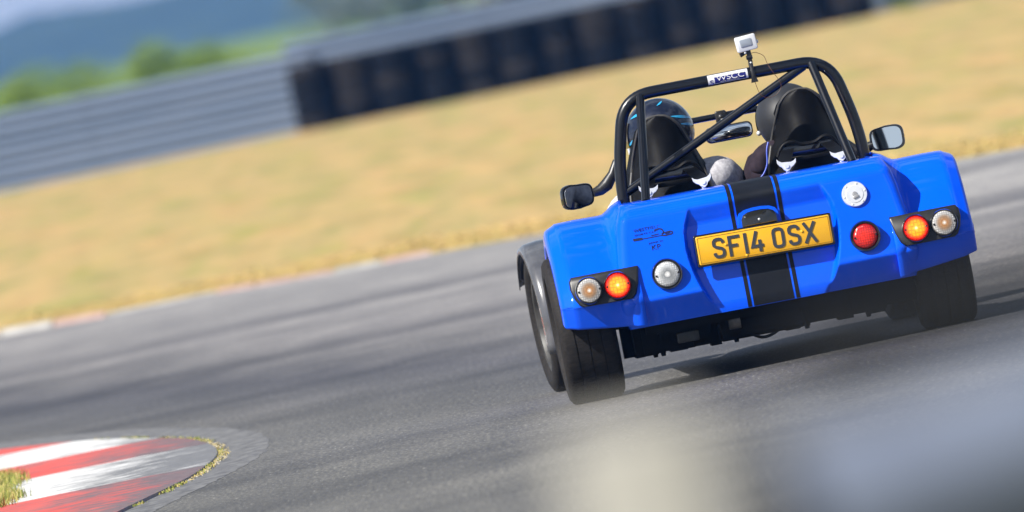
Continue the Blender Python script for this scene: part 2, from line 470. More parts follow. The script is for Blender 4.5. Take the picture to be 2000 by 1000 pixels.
# fan of quads: edge row, then three rows parallel towards the inside
rows = [e]
for f in (0.3, 0.6, 1.0):
    rows.append([(x + ((-30 if x > -12 else x * 1.1) - x) * f if y < 95 or x > -12 else x, y + ((28 if y > 28 else y) - y) * f if x > -12 else y - 60 * f) for x, y in e])
mb.grid([[(x, y, 0.0) for x, y in r] for r in rows])
track = mb.build('track', ASPH, smooth=False)
tag(track, 'grey asphalt race track with darker rubbered line through the bend', None, None, 'structure')

# ---- inside kerb: worn red and white blocks, slightly raised
KEDGE = [(50.0, -3.35), (53.0, -2.60), (56.0, -2.02), (58.5, -1.72), (60.0, -1.585), (61.9, -1.415), (63.2, -1.355), (64.6, -1.33), (66.2, -1.38), (68.0, -1.51), (69.6, -1.72), (71.2, -1.96), (72.6, -2.28), (73.8, -2.62), (76.5, -3.6), (79.0, -4.8), (82, -6.6)]
KC = [(b_, a) for a, b_ in KEDGE]
KSM = [(p[1], p[0]) for p in catmull([(x, y) for x, y in KC], 8)]
def kx(y): return interp(KSM, y)
def kerb_mat(name, c0, c1):
    m = mat(name, c0, 0.55)
    n, l, b = nodes_of(m)
    a = noise_tex(m, scale=(0.55, 0.42, 1), s=11, detail=9, rough=0.72)
    g = noise_tex(m, scale=(0.8, 0.3, 1), s=2.3, detail=4, loc=(4, 4, 0))
    sx = n.new('ShaderNodeSeparateXYZ'); t = n.new('ShaderNodeTexCoord'); l.new(t.outputs['Object'], sx.inputs[0])
    # wear grows towards the edge that cars run over
    w = n.new('ShaderNodeMapRange'); w.inputs['From Min'].default_value = -2.05; w.inputs['From Max'].default_value = -1.42
    w.inputs['To Min'].default_value = -0.09; w.inputs['To Max'].default_value = 0.26
    l.new(sx.outputs['X'], w.inputs['Value'])
    ad = n.new('ShaderNodeMath'); ad.operation = 'ADD'; l.new(w.outputs['Result'], ad.inputs[0]); l.new(a, ad.inputs[1])
    ad2 = n.new('ShaderNodeMath'); ad2.operation = 'MULTIPLY_ADD'; ad2.inputs[1].default_value = 0.5
    l.new(g, ad2.inputs[0]); l.new(ad.outputs[0], ad2.inputs[2])
    c = ramp(m, g, [(0.3, tuple(v * .85 for v in c0)), (0.7, tuple(v * .85 for v in c1))])
    worn = ramp(m, noise_tex(m, s=30), [(0.3, (0.07, 0.07, 0.078)), (0.7, (0.15, 0.15, 0.157))])
    c = mix(m, ramp(m, ad2.outputs[0], [(0.66, (0, 0, 0)), (0.76, (0.35, 0.35, 0.35)), (0.92, (0.92, 0.92, 0.92))]), c, worn)
    l.new(c, b.inputs['Base Color']); bump(m, a, 0.3, 0.01)
    return m
KRED, KWHITE = kerb_mat('kerb_red', (0.66, 0.075, 0.055), (0.76, 0.13, 0.10)), kerb_mat('kerb_white', (0.74, 0.74, 0.74), (0.86, 0.86, 0.84))
kerb = tag(empty('kerb', (0, 0, 0)), 'red and white painted apex kerb on the inside of the bend', None, None, 'structure')
bounds = [50.5, 53.8, 57.0, 60.0 - 0.6, 63.2, 66.5, 69.1, 71.9, 75.2, 78.6, 81.6]
for i in range(len(bounds) - 1):
    a, b_ = bounds[i] + 0.012, bounds[i + 1] - 0.012
    mb = MB(); rws = []
    n = 9
    for j in range(n + 1):
        y = a + (b_ - a) * j / n; x = kx(y)
        rws.append([(x, y, -0.01), (x - 0.008, y, 0.012), (x - 0.25, y + .0, 0.018), (x - 0.6, y, 0.022), (x - 0.95, y, 0.024), (x - 1.0, y, -0.01)])
    mb.grid(rws)
    mb.add([rws[0][k] for k in range(6)], [(0, 1, 2, 3, 4, 5)]); mb.add([rws[-1][k] for k in range(6)], [(5, 4, 3, 2, 1, 0)])
    mb.build('kerb_block', KRED if i % 2 == 1 else KWHITE, kerb, angle=30)
# pale concrete haunch round the kerb
mb = MB(); rws = []
for j in range(240):
    y = 52 + (81 - 52) * j / 239; x = kx(y)
    ww = 0.155 + 0.05 * sstep(60, 64, y) * (1 - sstep(66, 72, y)) + 0.012 * noise.noise(Vector((y * 1.1, 0, 0))) + .007 * noise.noise(Vector((y * 5, 3, 0)))
    # same plan distance from the edge all round: the nose is blunt, so the strip runs further along the track there
    rws.append([(x - 0.02, y, 0.001), (x + ww * .5, y + (y - 63.5) * .05, 0.001), (x + ww + random.uniform(-.010, .010), y + (y - 63.5) * .10, 0.001)])
mb.grid(rws)
HAUNCH = grained('kerb_haunch', (0.11, 0.11, 0.117), (0.24, 0.24, 0.24), 16, 0.7, 0.6, scale=(1, .3, 1))
tag(mb.build('kerb_haunch', HAUNCH, smooth=False), 'pale worn concrete strip round the nose of the kerb', None, None, 'structure')

# ---- far kerb on the outside of the bend, faded
FKW = grained('far_kerb_white', (0.36, 0.35, 0.33), (0.60, 0.58, 0.55), 4, 0.7, 0.2)
FKR = grained('far_kerb_pink', (0.46, 0.28, 0.24), (0.58, 0.42, 0.37), 5, 0.7, 0.2)
fk = tag(empty('far_kerb', (0, 0, 0)), 'low faded pink and white kerb along the far track edge', None, None, 'structure')
fe = [(x, y) for x, y in EDGE if -25 < x < -0.1]
seg_pts = []
for (x0, y0), (x1, y1) in zip(fe, fe[1:]):
    L = math.hypot(x1 - x0, y1 - y0); k = max(1, int(L / 0.5))
    for q in range(k): seg_pts.append((x0 + (x1 - x0) * q / k, y0 + (y1 - y0) * q / k))
seg_pts.append(fe[-1])
fr = random.Random(11)
for i in range(len(seg_pts) - 1):
    (x0, y0), (x1, y1) = seg_pts[i], seg_pts[i + 1]
    mb = MB()
    h = fr.uniform(0.014, 0.034) if x0 < -2.3 else fr.uniform(0.008, 0.022)
    d = 0.35 + fr.uniform(0, .3)
    t = 0.008
    mb.add([(x0 + t, y0 - .02, 0), (x1 - t, y1 - .02, 0), (x1 - t, y1 + .1, h), (x0 + t, y0 + .1, h), (x1 - t, y1 + d, h), (x0 + t, y0 + d, h), (x1 - t, y1 + d + .1, 0), (x0 + t, y0 + d + .1, 0)],
           [(0, 1, 2, 3), (3, 2, 4, 5), (5, 4, 6, 7), (0, 3, 5, 7), (1, 6, 4, 2)])
    pink = fr.random() < (.3 if x0 < -2.9 else .8)
    mb.build('kerb_block', FKR if pink else FKW, fk, smooth=False)
# painted edge line further round
mb = MB(); rws = []
for x, y in [p for p in EDGE if -1.3 < p[0] < 19]:
    rws.append([(x - 0.16, y - 0.35, 0.0015), (x - 0.04, y - 0.08, 0.0015)])
mb.grid(rws)
LINE = grained('edge_line_paint', (0.28, 0.28, 0.27), (0.66, 0.65, 0.62), 5, 0.7, 0.1)
tag(mb.build('edge_line', LINE, smooth=False), 'worn white line painted along the far edge of the track', None, None, 'structure')

# ---- grass: tufts along the kerb, the green patch inside it and the verge
def tuft_field(name, pts, m, hmin, hmax, label, cat, lean=0.4, blades=9, w=0.006, spread=0.03):
    mb = MB()
    for (x, y, z) in pts:
        for _ in range(blades):
            a = random.uniform(0, 6.283); h = random.uniform(hmin, hmax); d = random.uniform(0, spread)
            bx, by = x + math.cos(a) * d, y + math.sin(a) * d
            la = random.uniform(0, 6.283); lx, ly = math.cos(la) * h * lean * random.random(), math.sin(la) * h * lean * random.random()
            px, py = -math.sin(a) * w, math.cos(a) * w
            mb.add([(bx - px, by - py, z), (bx + px, by + py, z), (bx + lx * .5 + px * .6, by + ly * .5 + py * .6, z + h * .6), (bx + lx, by + ly, z + h), (bx + lx * .5 - px * .6, by + ly * .5 - py * .6, z + h * .6)], [(0, 1, 2, 4), (4, 2, 3)], random.randint(0, len(m) - 1))
    return tag(mb.build(name, m, smooth=False), label, cat, None, 'stuff')
GR1 = mat('blade_green', (0.20, 0.27, 0.035), 0.7); GR2 = mat('blade_straw', (0.60, 0.47, 0.17), 0.75); GR3 = mat('blade_olive', (0.36, 0.36, 0.06), 0.7); GR4 = mat('blade_dry', (0.62, 0.42, 0.19), 0.8)
pts = []
for _ in range(320):
    y = random.uniform(58, 71.5)
    if noise.noise(Vector((y * 1.3, 3, 0))) < -0.08: continue
    pts.append((kx(y) + random.uniform(-0.01, 0.025), y, 0.004))
tuft_field('kerb_weeds', pts, [GR1, GR2, GR3], 0.004, 0.013, 'thin line of yellow-green weeds growing along the kerb edge', 'weeds', blades=6, w=0.003)
pts = []
for _ in range(170):
    y = random.uniform(61.8, 68.0); pts.append((kx(y) + random.uniform(0.0, 0.022), y, 0.004))
tuft_field('kerb_crumbs', pts, [mat('pale_crumbs', (0.62, 0.56, 0.42), 0.9), GR2], 0.002, 0.007, 'pale strip of dry moss and grit round the kerb nose', 'moss', blades=6, w=0.004)
pts = []
for _ in range(4200):
    y = random.uniform(52, 72); xx = kx(y) - 0.84 - abs(random.gauss(0, 0.35)) + 0.05 * math.sin(y * 2)
    pts.append((xx, y, 0.02))
tuft_field('infield_grass', pts, [GR1, GR3, GR2, GR3], 0.018, 0.062, 'green and straw grass growing behind the inside kerb', 'grass', blades=8, w=0.0028, spread=0.07, lean=0.9)
# infield soil under it
mb = MB()
mb.grid([[(kx(y) - 0.98, y, 0.028), (kx(y) - 3, y, 0.03), (-14 if y > 52 else -12, y, 0.03)] for y in range(50, 83, 2)])
tag(mb.build('infield_ground', grained('infield_turf', (0.17, 0.20, 0.05), (0.42, 0.34, 0.13), 2.0, 0.9, 0.4), smooth=False), 'rough turf of the infield behind the apex kerb', None, None, 'structure')
pts = []
for _ in range(6000):
    i = random.choice(range(4, len(EDGE) - 2))
    (x0, y0), (x1, y1) = EDGE[i], EDGE[i + 1]; t = random.random()
    if not -6 < x0 < 6: continue
    pts.append((x0 + (x1 - x0) * t, y0 + (y1 - y0) * t + 0.75 + abs(random.gauss(0, 2.0)), 0.0))
tuft_field('verge_grass', pts, [GR2, GR4, GR2], 0.010, 0.026, 'straw coloured grass tufts on the verge past the track edge', 'grass', blades=6, w=0.012, spread=0.15)

# ---- tyre wall
TW1 = grained('old_tyre_black', (0.002, 0.0025, 0.005), (0.005, 0.006, 0.009), 8, 0.75, 0.2, spec=.1)
TW2 = grained('old_tyre_dusty', (0.014, 0.013, 0.0135), (0.030, 0.027, 0.026), 6, 0.85, 0.2, spec=.1)
def tyre_mesh(m):
    mb = MB()
    prof = []
    for a, r in ((-.088, .19), (-.094, .22), (-.092, .262), (-.078, .288), (-.05, .298), (-.02, .301), (.02, .301), (.05, .298), (.078, .288), (.092, .262), (.094, .22), (.088, .19), (.055, .20), (-.055, .20), (-.088, .19)):
        prof.append((a, r))
    mb.lathe(prof, 'Z', 22, closed_prof=True)
    return mb.build('tyre', m)
tA, tB = tyre_mesh(TW1), tyre_mesh(TW2)
ORD = ['first', 'second', 'third', 'fourth', 'fifth', 'sixth', 'seventh', 'eighth', 'ninth', 'tenth', 'eleventh', 'twelfth', 'thirteenth', 'fourteenth', 'fifteenth']
NST = 14
for i in range(NST):
    x = -2.29 + 0.597 * i
    y = 225.6 + 0.06 * math.sin(i * 2.3) + 0.05 * i
    z = far_slope(x, y) + 0.006
    if i == 0: lab = 'tyre stack at the left end of the wall, next to the grey barrier'
    elif i == NST - 1: lab = 'tyre stack at the right end of the wall, by the green hedge'
    elif i < 8: lab = '%s stack of black tyres from the left end of the tyre wall' % ORD[i]
    else: lab = '%s stack of black tyres from the right end of the tyre wall' % ORD[NST - 1 - i]
    x += random.uniform(-.008, .008)
    st = tag(empty('tyre_stack', (x, y, z)), lab, 'tyre stack', 'stacks of the tyre wall')
    for k in range(5):
        src = tA if (k * 3 + i * 5) % 4 else tB
        if i % 3 == 1 and k > 1: src = tB
        t = src.copy(); COL.objects.link(t); t.name = 'tyre'; t.parent = st
        t.location = (random.uniform(-.010, .010), random.uniform(-.04, .04), 0.094 + 0.188 * k)
        t.rotation_euler = (0, 0, random.uniform(0, 3))
for i in range(NST - 1):
    x = -1.99 + 0.597 * i
    y = 226.16 + 0.05 * i
    st = tag(empty('tyre_stack', (x, y, far_slope(x, y) + 0.006)), 'black tyre stack in the back row, seen only through the gaps of the front row', 'tyre stack', 'back row of the tyre wall')
    for k in range(5):
        t = tA.copy(); COL.objects.link(t); t.name = 'tyre'; t.parent = st
        t.location = (0, 0, 0.094 + 0.188 * k); t.rotation_euler = (0, 0, i * .7 + k)
bpy.data.objects.remove(tA); bpy.data.objects.remove(tB)

# ---- steel crash barriers (W-profile rails on posts)
GALV = grained('galvanised_steel', (0.13, 0.185, 0.29), (0.215, 0.27, 0.38), 2.5, 0.75, 0.0, scale=(.12, 1, 5), metal=0.0, spec=.3)
POSTM = grained('barrier_post_steel', (0.14, 0.15, 0.17), (0.22, 0.23, 0.25), 4, 0.6, 0.05, metal=0.3)
WPROF = [(0.0, -.155), (.02, -.15), (.075, -.112), (.082, -.085), (.075, -.058), (.02, -.02), (.015, 0), (.02, .02), (.075, .058), (.082, .085), (.075, .112), (.02, .15), (0, .155)]
def armco(x0, y0, x1, y1, n, nrail, z0, label, zf, pitch=0.315, mats=None, panel=3.8, end_post=True, postm=None):
    d = Vector((x1 - x0, y1 - y0, 0)); L = d.length; d.normalize(); nrm = Vector((d.y, -d.x, 0))
    g, p_ = mats or (GALV, POSTM)
    root = tag(empty('crash_barrier', (x0, y0, zf(x0, y0))), label, 'crash barrier')
    base = Vector((x0, y0, zf(x0, y0)))
    for k in range(n):
        a, b_ = L * k / n, L * (k + 1) / n - 0.01
        for r in range(nrail):
            mb = MB(); rws = []
            for s in (a, b_):
                P = Vector((x0, y0, 0)) + d * s; zz = zf(P.x, P.y)
                rws.append([tuple(P + nrm * (o + 0.003 * (k % 2)) + Vector((0, 0, zz + z0 + pitch * r + h)) - base) for o, h in WPROF])
            mb.grid(rws)
            mb.build('rail', g, root, solid=0.004, smooth=False)
    for k in range(n + 1):
        s = min(L - 0.05, max(0.05, L * k / n)); P = Vector((x0, y0, 0)) + d * s - nrm * 0.09; zz = zf(P.x, P.y)
        mb = MB(); q = P - base
        mb.box(q.x - .05, q.x + .05, q.y - .06, q.y + .06, zz - base.z - 0.1, zz - base.z + z0 + pitch * (nrail - 1) + 0.16)
        mb.build('post', postm or p_, root, smooth=False)
    return root
armco(-22, 230.5, -2.25, 229.2, 6, 4, 0.10, 'long grey stacked steel crash barrier left of the tyre wall', far_slope, pitch=0.29)
armco(-2.6, 229.5, 12.0, 229.7, 5, 5, 0.12, 'grey steel crash barrier rising behind the tyre wall', far_slope, pitch=0.25)

# ---- vegetation
def leaf_mats(tag_, cols):
    return [grained('leaf_%s' % tag_, c, tuple(v * 1.5 for v in c), 3, 0.7, 0.0, spec=0.3) for c in cols]
LV_BRIGHT = leaf_mats('bright', [(0.16, 0.25, 0.02), (0.23, 0.31, 0.035), (0.10, 0.17, 0.02)])
LV_DARK = leaf_mats('dark', [(0.03, 0.06, 0.015), (0.05, 0.09, 0.02), (0.018, 0.04, 0.012)])
BARK = grained('bark', (0.07, 0.05, 0.035), (0.12, 0.09, 0.06), 8, 0.9, 0.4)
def plant_proto(h, w, mats, n, trunk_h, rnd):
    rr = random.Random(rnd)
    t = MB()
    t.tube([(0, 0, 0), (rr.uniform(-.03, .03) * h, 0, trunk_h), (rr.uniform(-.05, .05) * h, .02 * h, h * .75)], [.035 * h, .026 * h, .008 * h], 8)
    for k in range(5):
        a = rr.uniform(0, 6.28); z = trunk_h * (0.8 + 0.2 * k)
        t.tube([(0, 0, z * .9), (math.cos(a) * w * .3, math.sin(a) * w * .3, min(h * .85, z + .25 * h))], [.016 * h, .005 * h], 6)
    clumps = []
    for k in range(14):
        a = rr.uniform(0, 6.28); u = rr.random()
        zz = trunk_h + (h - trunk_h) * u
        rad = w * .5 * (0.35 + 0.65 * math.sin(math.pi * min(1, .15 + .8 * u))) * rr.uniform(.3, .9)
        clumps.append((math.cos(a) * rad, math.sin(a) * rad, zz * .92, w * rr.uniform(.16, .28), rr.randint(0, 2)))
    c = MB()
    for _ in range(n):
        cx, cy, cz, cr_, mi = rr.choice(clumps)
        v = Vector((rr.gauss(0, 1), rr.gauss(0, 1), rr.gauss(0, 1))).normalized() * cr_ * rr.uniform(.55, 1.05)
        p = Vector((cx, cy, max(cz + v.z * .8, 0.05))) + Vector((v.x, v.y, 0))
        s = h * rr.uniform(.015, .032)
        a = Vector((rr.gauss(0, 1), rr.gauss(0, 1), rr.gauss(0, 1))).normalized(); b_ = a.orthogonal().normalized()
        c.add([p - a * s, p - b_ * s * .5, p + a * s, p + b_ * s * .5], [(0, 1, 2, 3)], mi if rr.random() < .75 else rr.randint(0, 2))
    return t, c
def plant(name, x, y, h, w, mats, n, trunk_h, rnd, label, cat, group):
    t, c = plant_proto(h, w, mats, n, trunk_h, rnd)
    o = tag(empty(name, (x, y, far_slope(x, y))), label, cat, group)
    t.build('trunk', BARK, o); c.build('crown', mats, o, smooth=False)
    return o
def XP(r, Y): return r / 31100 * Y
bush_labels = ['bright green bush at the far left above the barrier', 'yellow-green bush second from the left above the barrier', 'third bright green bush from the left above the barrier',
               'bright green bush fourth from the left above the barrier', 'fifth bright bush from the left, under the blue ridge', 'sixth bright bush from the left above the barrier',
               'seventh bright bush, third from the right of the bush row', 'eighth bright bush, second from the right of the bush row', 'last green bush before the grey-green trees']
for i in range(9):
    plant('bush', XP(-1050 + i * 72, 330), 330 + (i % 3) * 6, 1.38 + 0.22 * math.sin(i * 2.1 + 1), 2.1, LV_BRIGHT, 4200, 0.1, 20 + i, bush_labels[i], 'bush', 'bushes behind the left barrier')
tl = ['small hazy tree at the left of the mid-distance row', 'hazy tree second from left in the mid-distance row', 'third hazy tree of the mid-distance row', 'hazy tree at the right of the mid-distance row']
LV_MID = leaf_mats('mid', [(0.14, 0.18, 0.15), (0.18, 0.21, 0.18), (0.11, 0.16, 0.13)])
for i in range(4):
    plant('tree', XP(-250 + i * 80, 560), 560 + 18 * (i % 2), 2.6 + 0.5 * (i % 3), 3.2, LV_MID, 3200, 0.9, 40 + i, tl[i], 'tree', 'mid-distance trees behind the barrier')
tl = ['dark green tree behind the barrier, leftmost of the dark ones', 'dark green tree behind the barrier, second of the dark ones', 'dark green tree above the middle of the tyre wall', 'dark green tree above the right half of the tyre wall', 'dark tree beyond the right end of the tyre wall']
for i in range(5):
    plant('tree', XP(60 + i * 190, 270), 270 + 7 * (i % 2), 4.4 + 0.5 * (i % 3), 2.9, LV_DARK, 3200, 0.5, 60 + i, tl[i], 'tree', 'dark trees behind the tyre wall')
hl = ['low hedge bush touching the right end of the tyre wall', 'second low hedge bush right of the tyre wall', 'third low hedge bush at the top of the dry grass', 'rightmost low hedge bush at the top of the dry grass', 'low hedge bush beyond the right edge of the barrier']
for i in range(5):
    plant('hedge_bush', 6.25 + i * .62, 226.5, 0.75 + .1 * (i % 2), 1.0, LV_DARK if i % 2 else LV_BRIGHT, 3000, 0.01, 80 + i, hl[i], 'hedge bush', 'hedge bushes right of the tyre wall')

# ---- far wooded ridge
RIDGE = grained('woodland_ridge', (0.020, 0.050, 0.035), (0.045, 0.085, 0.05), 0.06, 0.95, 0.0)
mb = MB(); rws = []
for j in range(9):
    y = 2150 + j * 45; rw = []
    for i in range(200):
        x = -700 + i * 7
        hgt = (7.0 + 1.1 * noise.noise(Vector((x * .02, y * .01, 0))) + 1.7 * noise.noise(Vector((x * .09, y * .05, 5))) - 0.004 * x) * math.sin(math.pi * min(1, j / 8 * .9 + .02)) ** 0.5 * (1 + j * .05)
        rw.append((x, y, max(-.3, hgt) if j else -.5))
    rws.append(rw)
mb.grid(rws)
tag(mb.build('hills', RIDGE), 'distant wooded ridge turned blue by the haze', None, None, 'structure')

# ---- haze
mb = MB(); mb.box(-760, 760, -90, 2560, -3, 14)
hz = mb.build('haze', [], smooth=False)
hm = bpy.data.materials.new('haze_air'); hm.use_nodes = True
hn, hl_ = hm.node_tree.nodes, hm.node_tree.links
hn.clear()
ho = hn.new('ShaderNodeOutputMaterial'); hv = hn.new('ShaderNodeVolumePrincipled')
hv.inputs['Color'].default_value = (0.13, 0.38, 1.0, 1)
hv.inputs['Density'].default_value = 0.00018
hv.inputs['Anisotropy'].default_value = 0.0
hl_.new(hv.outputs['Volume'], ho.inputs['Volume'])
hz.data.materials.append(hm)
tag(hz, 'faint blue summer haze over the far ground', None, None, 'stuff')

# ---- out-of-focus barrier close to the photographer, on a bank
BANKZ = 0.16
mb = MB()
mb.grid([[(-18, y, z), (0, y, z), (16, y, z)] for y, z in ((-20, .16), (14, .16), (16.5, .14), (20, 0.01), (22, -.02))])
tag(mb.build('spectator_bank', grained('bank_turf', (0.10, 0.13, 0.04), (0.3, 0.26, 0.1), 2, .9, .4)), 'low turf bank on the near side of the track', None, None, 'structure')
NGALV = grained('near_galvanised_steel', (0.15, 0.18, 0.255), (0.22, 0.26, 0.35), 6, 0.6, 0.05, metal=0.1)
NPOST = grained('weathered_timber', (0.36, 0.35, 0.315), (0.46, 0.445, 0.40), 12, 0.8, 0.3, scale=(3, 3, .4))
def near_slope(x, y): return BANKZ - 0.062 + 0.10 * (x - 0.15)
nb = armco(0.17, 12.0, 7.8, 13.4, 2, 4, 0.10, 'blurred grey steel barrier close to the camera at lower right', near_slope, pitch=0.315, mats=(NGALV, POSTM))
mb = MB(); _b0 = Vector((0.17, 12.0, near_slope(.17, 12))); _p = [Vector((.20 + 7.4 * k / 6, 12.0 + 1.36 * k / 6, 0)) for k in range(7)]
mb.tube([Vector((q.x, q.y, near_slope(q.x, q.y) + 1.255)) - _b0 for q in _p], .022, 10)
mb.build('top_tube', BLACK, nb)  # dark tube added to darken the barrier's blurred upper edge
mb = MB()
mb.rbox(-.06, .05, -.05, .05, 0, 1.185, 0.012)
npst = mb.build('timber_post', NPOST)
npst.location = (0.065, 12.0, BANKZ - 0.01)
tag(npst, 'blurred pale timber post at the near barrier end', 'post')

# ================================================================== THE CAR
CARX, CARY, YAW = 0.899, 61.0, 2.0
car = tag(empty('sports_car', (CARX, CARY, 0), R(YAW)), 'open blue two-seat sports car with black roll cage and centre stripe, cornering on the track', 'sports car')
CARM = Matrix.Translation((CARX, CARY, 0)) @ Matrix.Rotation(R(YAW), 4, 'Z')

YO = [(.205, -.345), (.232, -.370), (.328, -.449), (.345, -.4475), (.45, -.428), (.60, -.397), (.645, -.388), (.66, -.380), (.675, -.360), (.69, -.330), (.70, -.295)]
YI = [(.205, -.388), (.25, -.405), (.35, -.398), (.45, -.388), (.55, -.374), (.62, -.368), (.70, -.295)]
EW = [(.205, .548), (.26, .565), (.325, .580), (.45, .568), (.60, .545), (.66, .528), (.70, .505)]
RW = [(.19, .18), (.235, .205), (.27, .228), (.32, .252), (.40, .278), (.49, .290), (.56, .285), (.60, .272), (.64, .25)]
def rear_y(x, z):
    yo, yi = smooth_tab(YO, z, .004), smooth_tab(YI, z, .02)
    w = smooth_tab(RW, z, .03)
    m = (1 - sstep(w - .006, w + .008, abs(x))) * (1 - sstep(.575, .655, z))
    # shallow swelling of the outer panels
    yo2 = yo - 0.006 * math.sin(min(1, abs(x) / .5) * math.pi)
    return yo2 + (yi - yo2) * m

def body_rows():
    rows = []
    zs = [.232 + i * (.700 - .232) / 84 for i in range(85)]
    rc = .042
    for z in zs:
        e = smooth_tab(EW, z, .02)
        n = 110; half = []
        for i in range(n + 1):
            x = (e - rc) * i / n; half.append((x, rear_y(x, z), z))
        y0 = rear_y(e - rc, z)
        for k in range(1, 8):
            a = R(90 * k / 7); half.append((e - rc + rc * math.sin(a), y0 + rc * (1 - math.cos(a)), z))
        for y in (-.34, -.28, -.15, .05, .25, .45):
            if y > y0 + rc: half.append((e, y, z))
            else: half.append((e, y0 + rc + .0005, z))
        rows.append([(-x, y, zz) for x, y, zz in half[:0:-1]] + half)
    for z, y, e in ((.704, -.27, .498), (.706, -.2, .488), (.707, -.12, .478), (.706, -.05, .47), (.700, -.03, .466), (.66, -.022, .46), (.40, -.02, .455)):
        n = 110; half = [((e - rc) * i / n, y, z) for i in range(n + 1)]
        for k in range(1, 8):
            a = R(90 * k / 7); half.append((e - rc + rc * math.sin(a), y + rc * (1 - math.cos(a)), z))
        for yy in (-.34, -.28, -.15, .05, .25, .45): half.append((e, max(yy, y + rc + .0005), z))
        rows.append([(-x, yy, zz) for x, yy, zz in half[:0:-1]] + half)
    return rows
mb = MB(); mb.grid(body_rows())
mb.build('body', PAINT, car, body=True, angle=60)

# centre stripe: three bands of vinyl 1 mm proud of the paint
mb = MB()
for x0, x1 in ((-.101, -.086), (-.078, .078), (.086, .101)):
    rows = []
    for i in range(64):
        z = .234 + i * (.700 - .234) / 63
        rows.append([(x0 + (x1 - x0) * k / 4, rear_y(x0 + (x1 - x0) * k / 4, z) - .0012 - (0.001 if z > .66 else 0), z + (.0012 if z > .65 else 0)) for k in range(5)])
    for z, y in ((.7055, -.27), (.7075, -.2), (.7085, -.12), (.7075, -.05)): rows.append([(x0 + (x1 - x0) * k / 4, y, z) for k in range(5)])
    mb.grid(rows)
mb.build('stripe', STRIPE, car, body=True, angle=60)

# forward body: sides, scuttle, bonnet and nose
mb = MB()
def sect(y, hw, zt, zb, rnd=.08):
    pts = []
    for k in range(24):
        a = math.pi * k / 23
        c, s_ = math.cos(a), math.sin(a)
        pts.append((hw * math.copysign(abs(c) ** .38, c), y, zb + (zt - zb) * max(0, s_) ** .38))
    return pts
mb.rings([sect(1.02, .44, .70, .16), sect(1.10, .43, .715, .16), sect(1.3, .40, .70, .16), sect(1.8, .34, .65, .17), sect(2.3, .28, .60, .18), sect(2.65, .24, .52, .2), sect(2.85, .17, .42, .24)], True)
mb.build('bonnet', PAINT, car, body=True, angle=50)
mb = MB()
for s_ in (-1, 1):
    mb.rings([[(s_ * .44, .45, .16), (s_ * .50, .45, .20), (s_ * .50, .45, .66), (s_ * .455, .45, .70), (s_ * .44, .45, .69)],
              [(s_ * .43, 1.03, .16), (s_ * .475, 1.03, .20), (s_ * .475, 1.03, .62), (s_ * .44, 1.03, .66), (s_ * .425, 1.03, .65)]], True)
mb.build('side_panel', PAINT, car, body=True, angle=40)
mb = MB(); mb.box(-.43, .43, -.015, 1.02, .14, .17); mb.box(-.44, .44, .98, 1.01, .17, .70); mb.box(-.06, .06, .05, .98, .17, .42)
mb.build('cockpit_tub', BLACK, car, body=True, smooth=False)

# rear wings
WP = catmull([(.42, .24), (.405, .42), (.33, .56), (.20, .645), (.06, .672), (-.06, .668), (-.14, .640), (-.24, .575), (-.33, .490), (-.388, .42), (-.417, .35), (-.412, .325), (-.375, .235)], 7)
def wing(sgn):
    mb = MB(); n = len(WP); nr = []
    for i in range(n):
        a, b_ = WP[max(0, i - 1)], WP[min(n - 1, i + 1)]
        t = Vector((b_[0] - a[0], b_[1] - a[1])).normalized(); nr.append(Vector((t.y, -t.x)))
    # outward normal: pointing away from the wheel centre
    for i in range(n):
        if nr[i].dot(Vector((WP[i][0], WP[i][1] - .28))) < 0: nr[i] = -nr[i]
    rings = []
    for x, d in ((.49, -.045), (.525, -.030), (.548, -.012), (.566, -.002), (.585, 0), (.62, .001), (.68, .002), (.735, .001), (.754, 0), (.759, -.004), (.785, -.016), (.793, -.022), (.798, -.036), (.801, -.07), (.800, -.115)):
        d2 = -d if x < .57 else d
        zb = .250 + .025 * max(0, min(1, (x - .58) / .2))
        fz = lambda z: z if z > .42 else .42 - (.42 - z) * (.42 - zb) / (.42 - .235)
        rings.append([(sgn * x, WP[i][0] + nr[i].x * d2, fz(WP[i][1] + nr[i].y * d2)) for i in range(n)])
    mb.rings(rings, False, closed=False)
    o = mb.build('rear_wing', PAINT, car, body=True, angle=70)
    md = o.modifiers.new('solid', 'SOLIDIFY'); md.thickness = .006; md.offset = 0
    return o
for sgn in (-1, 1): wing(sgn)

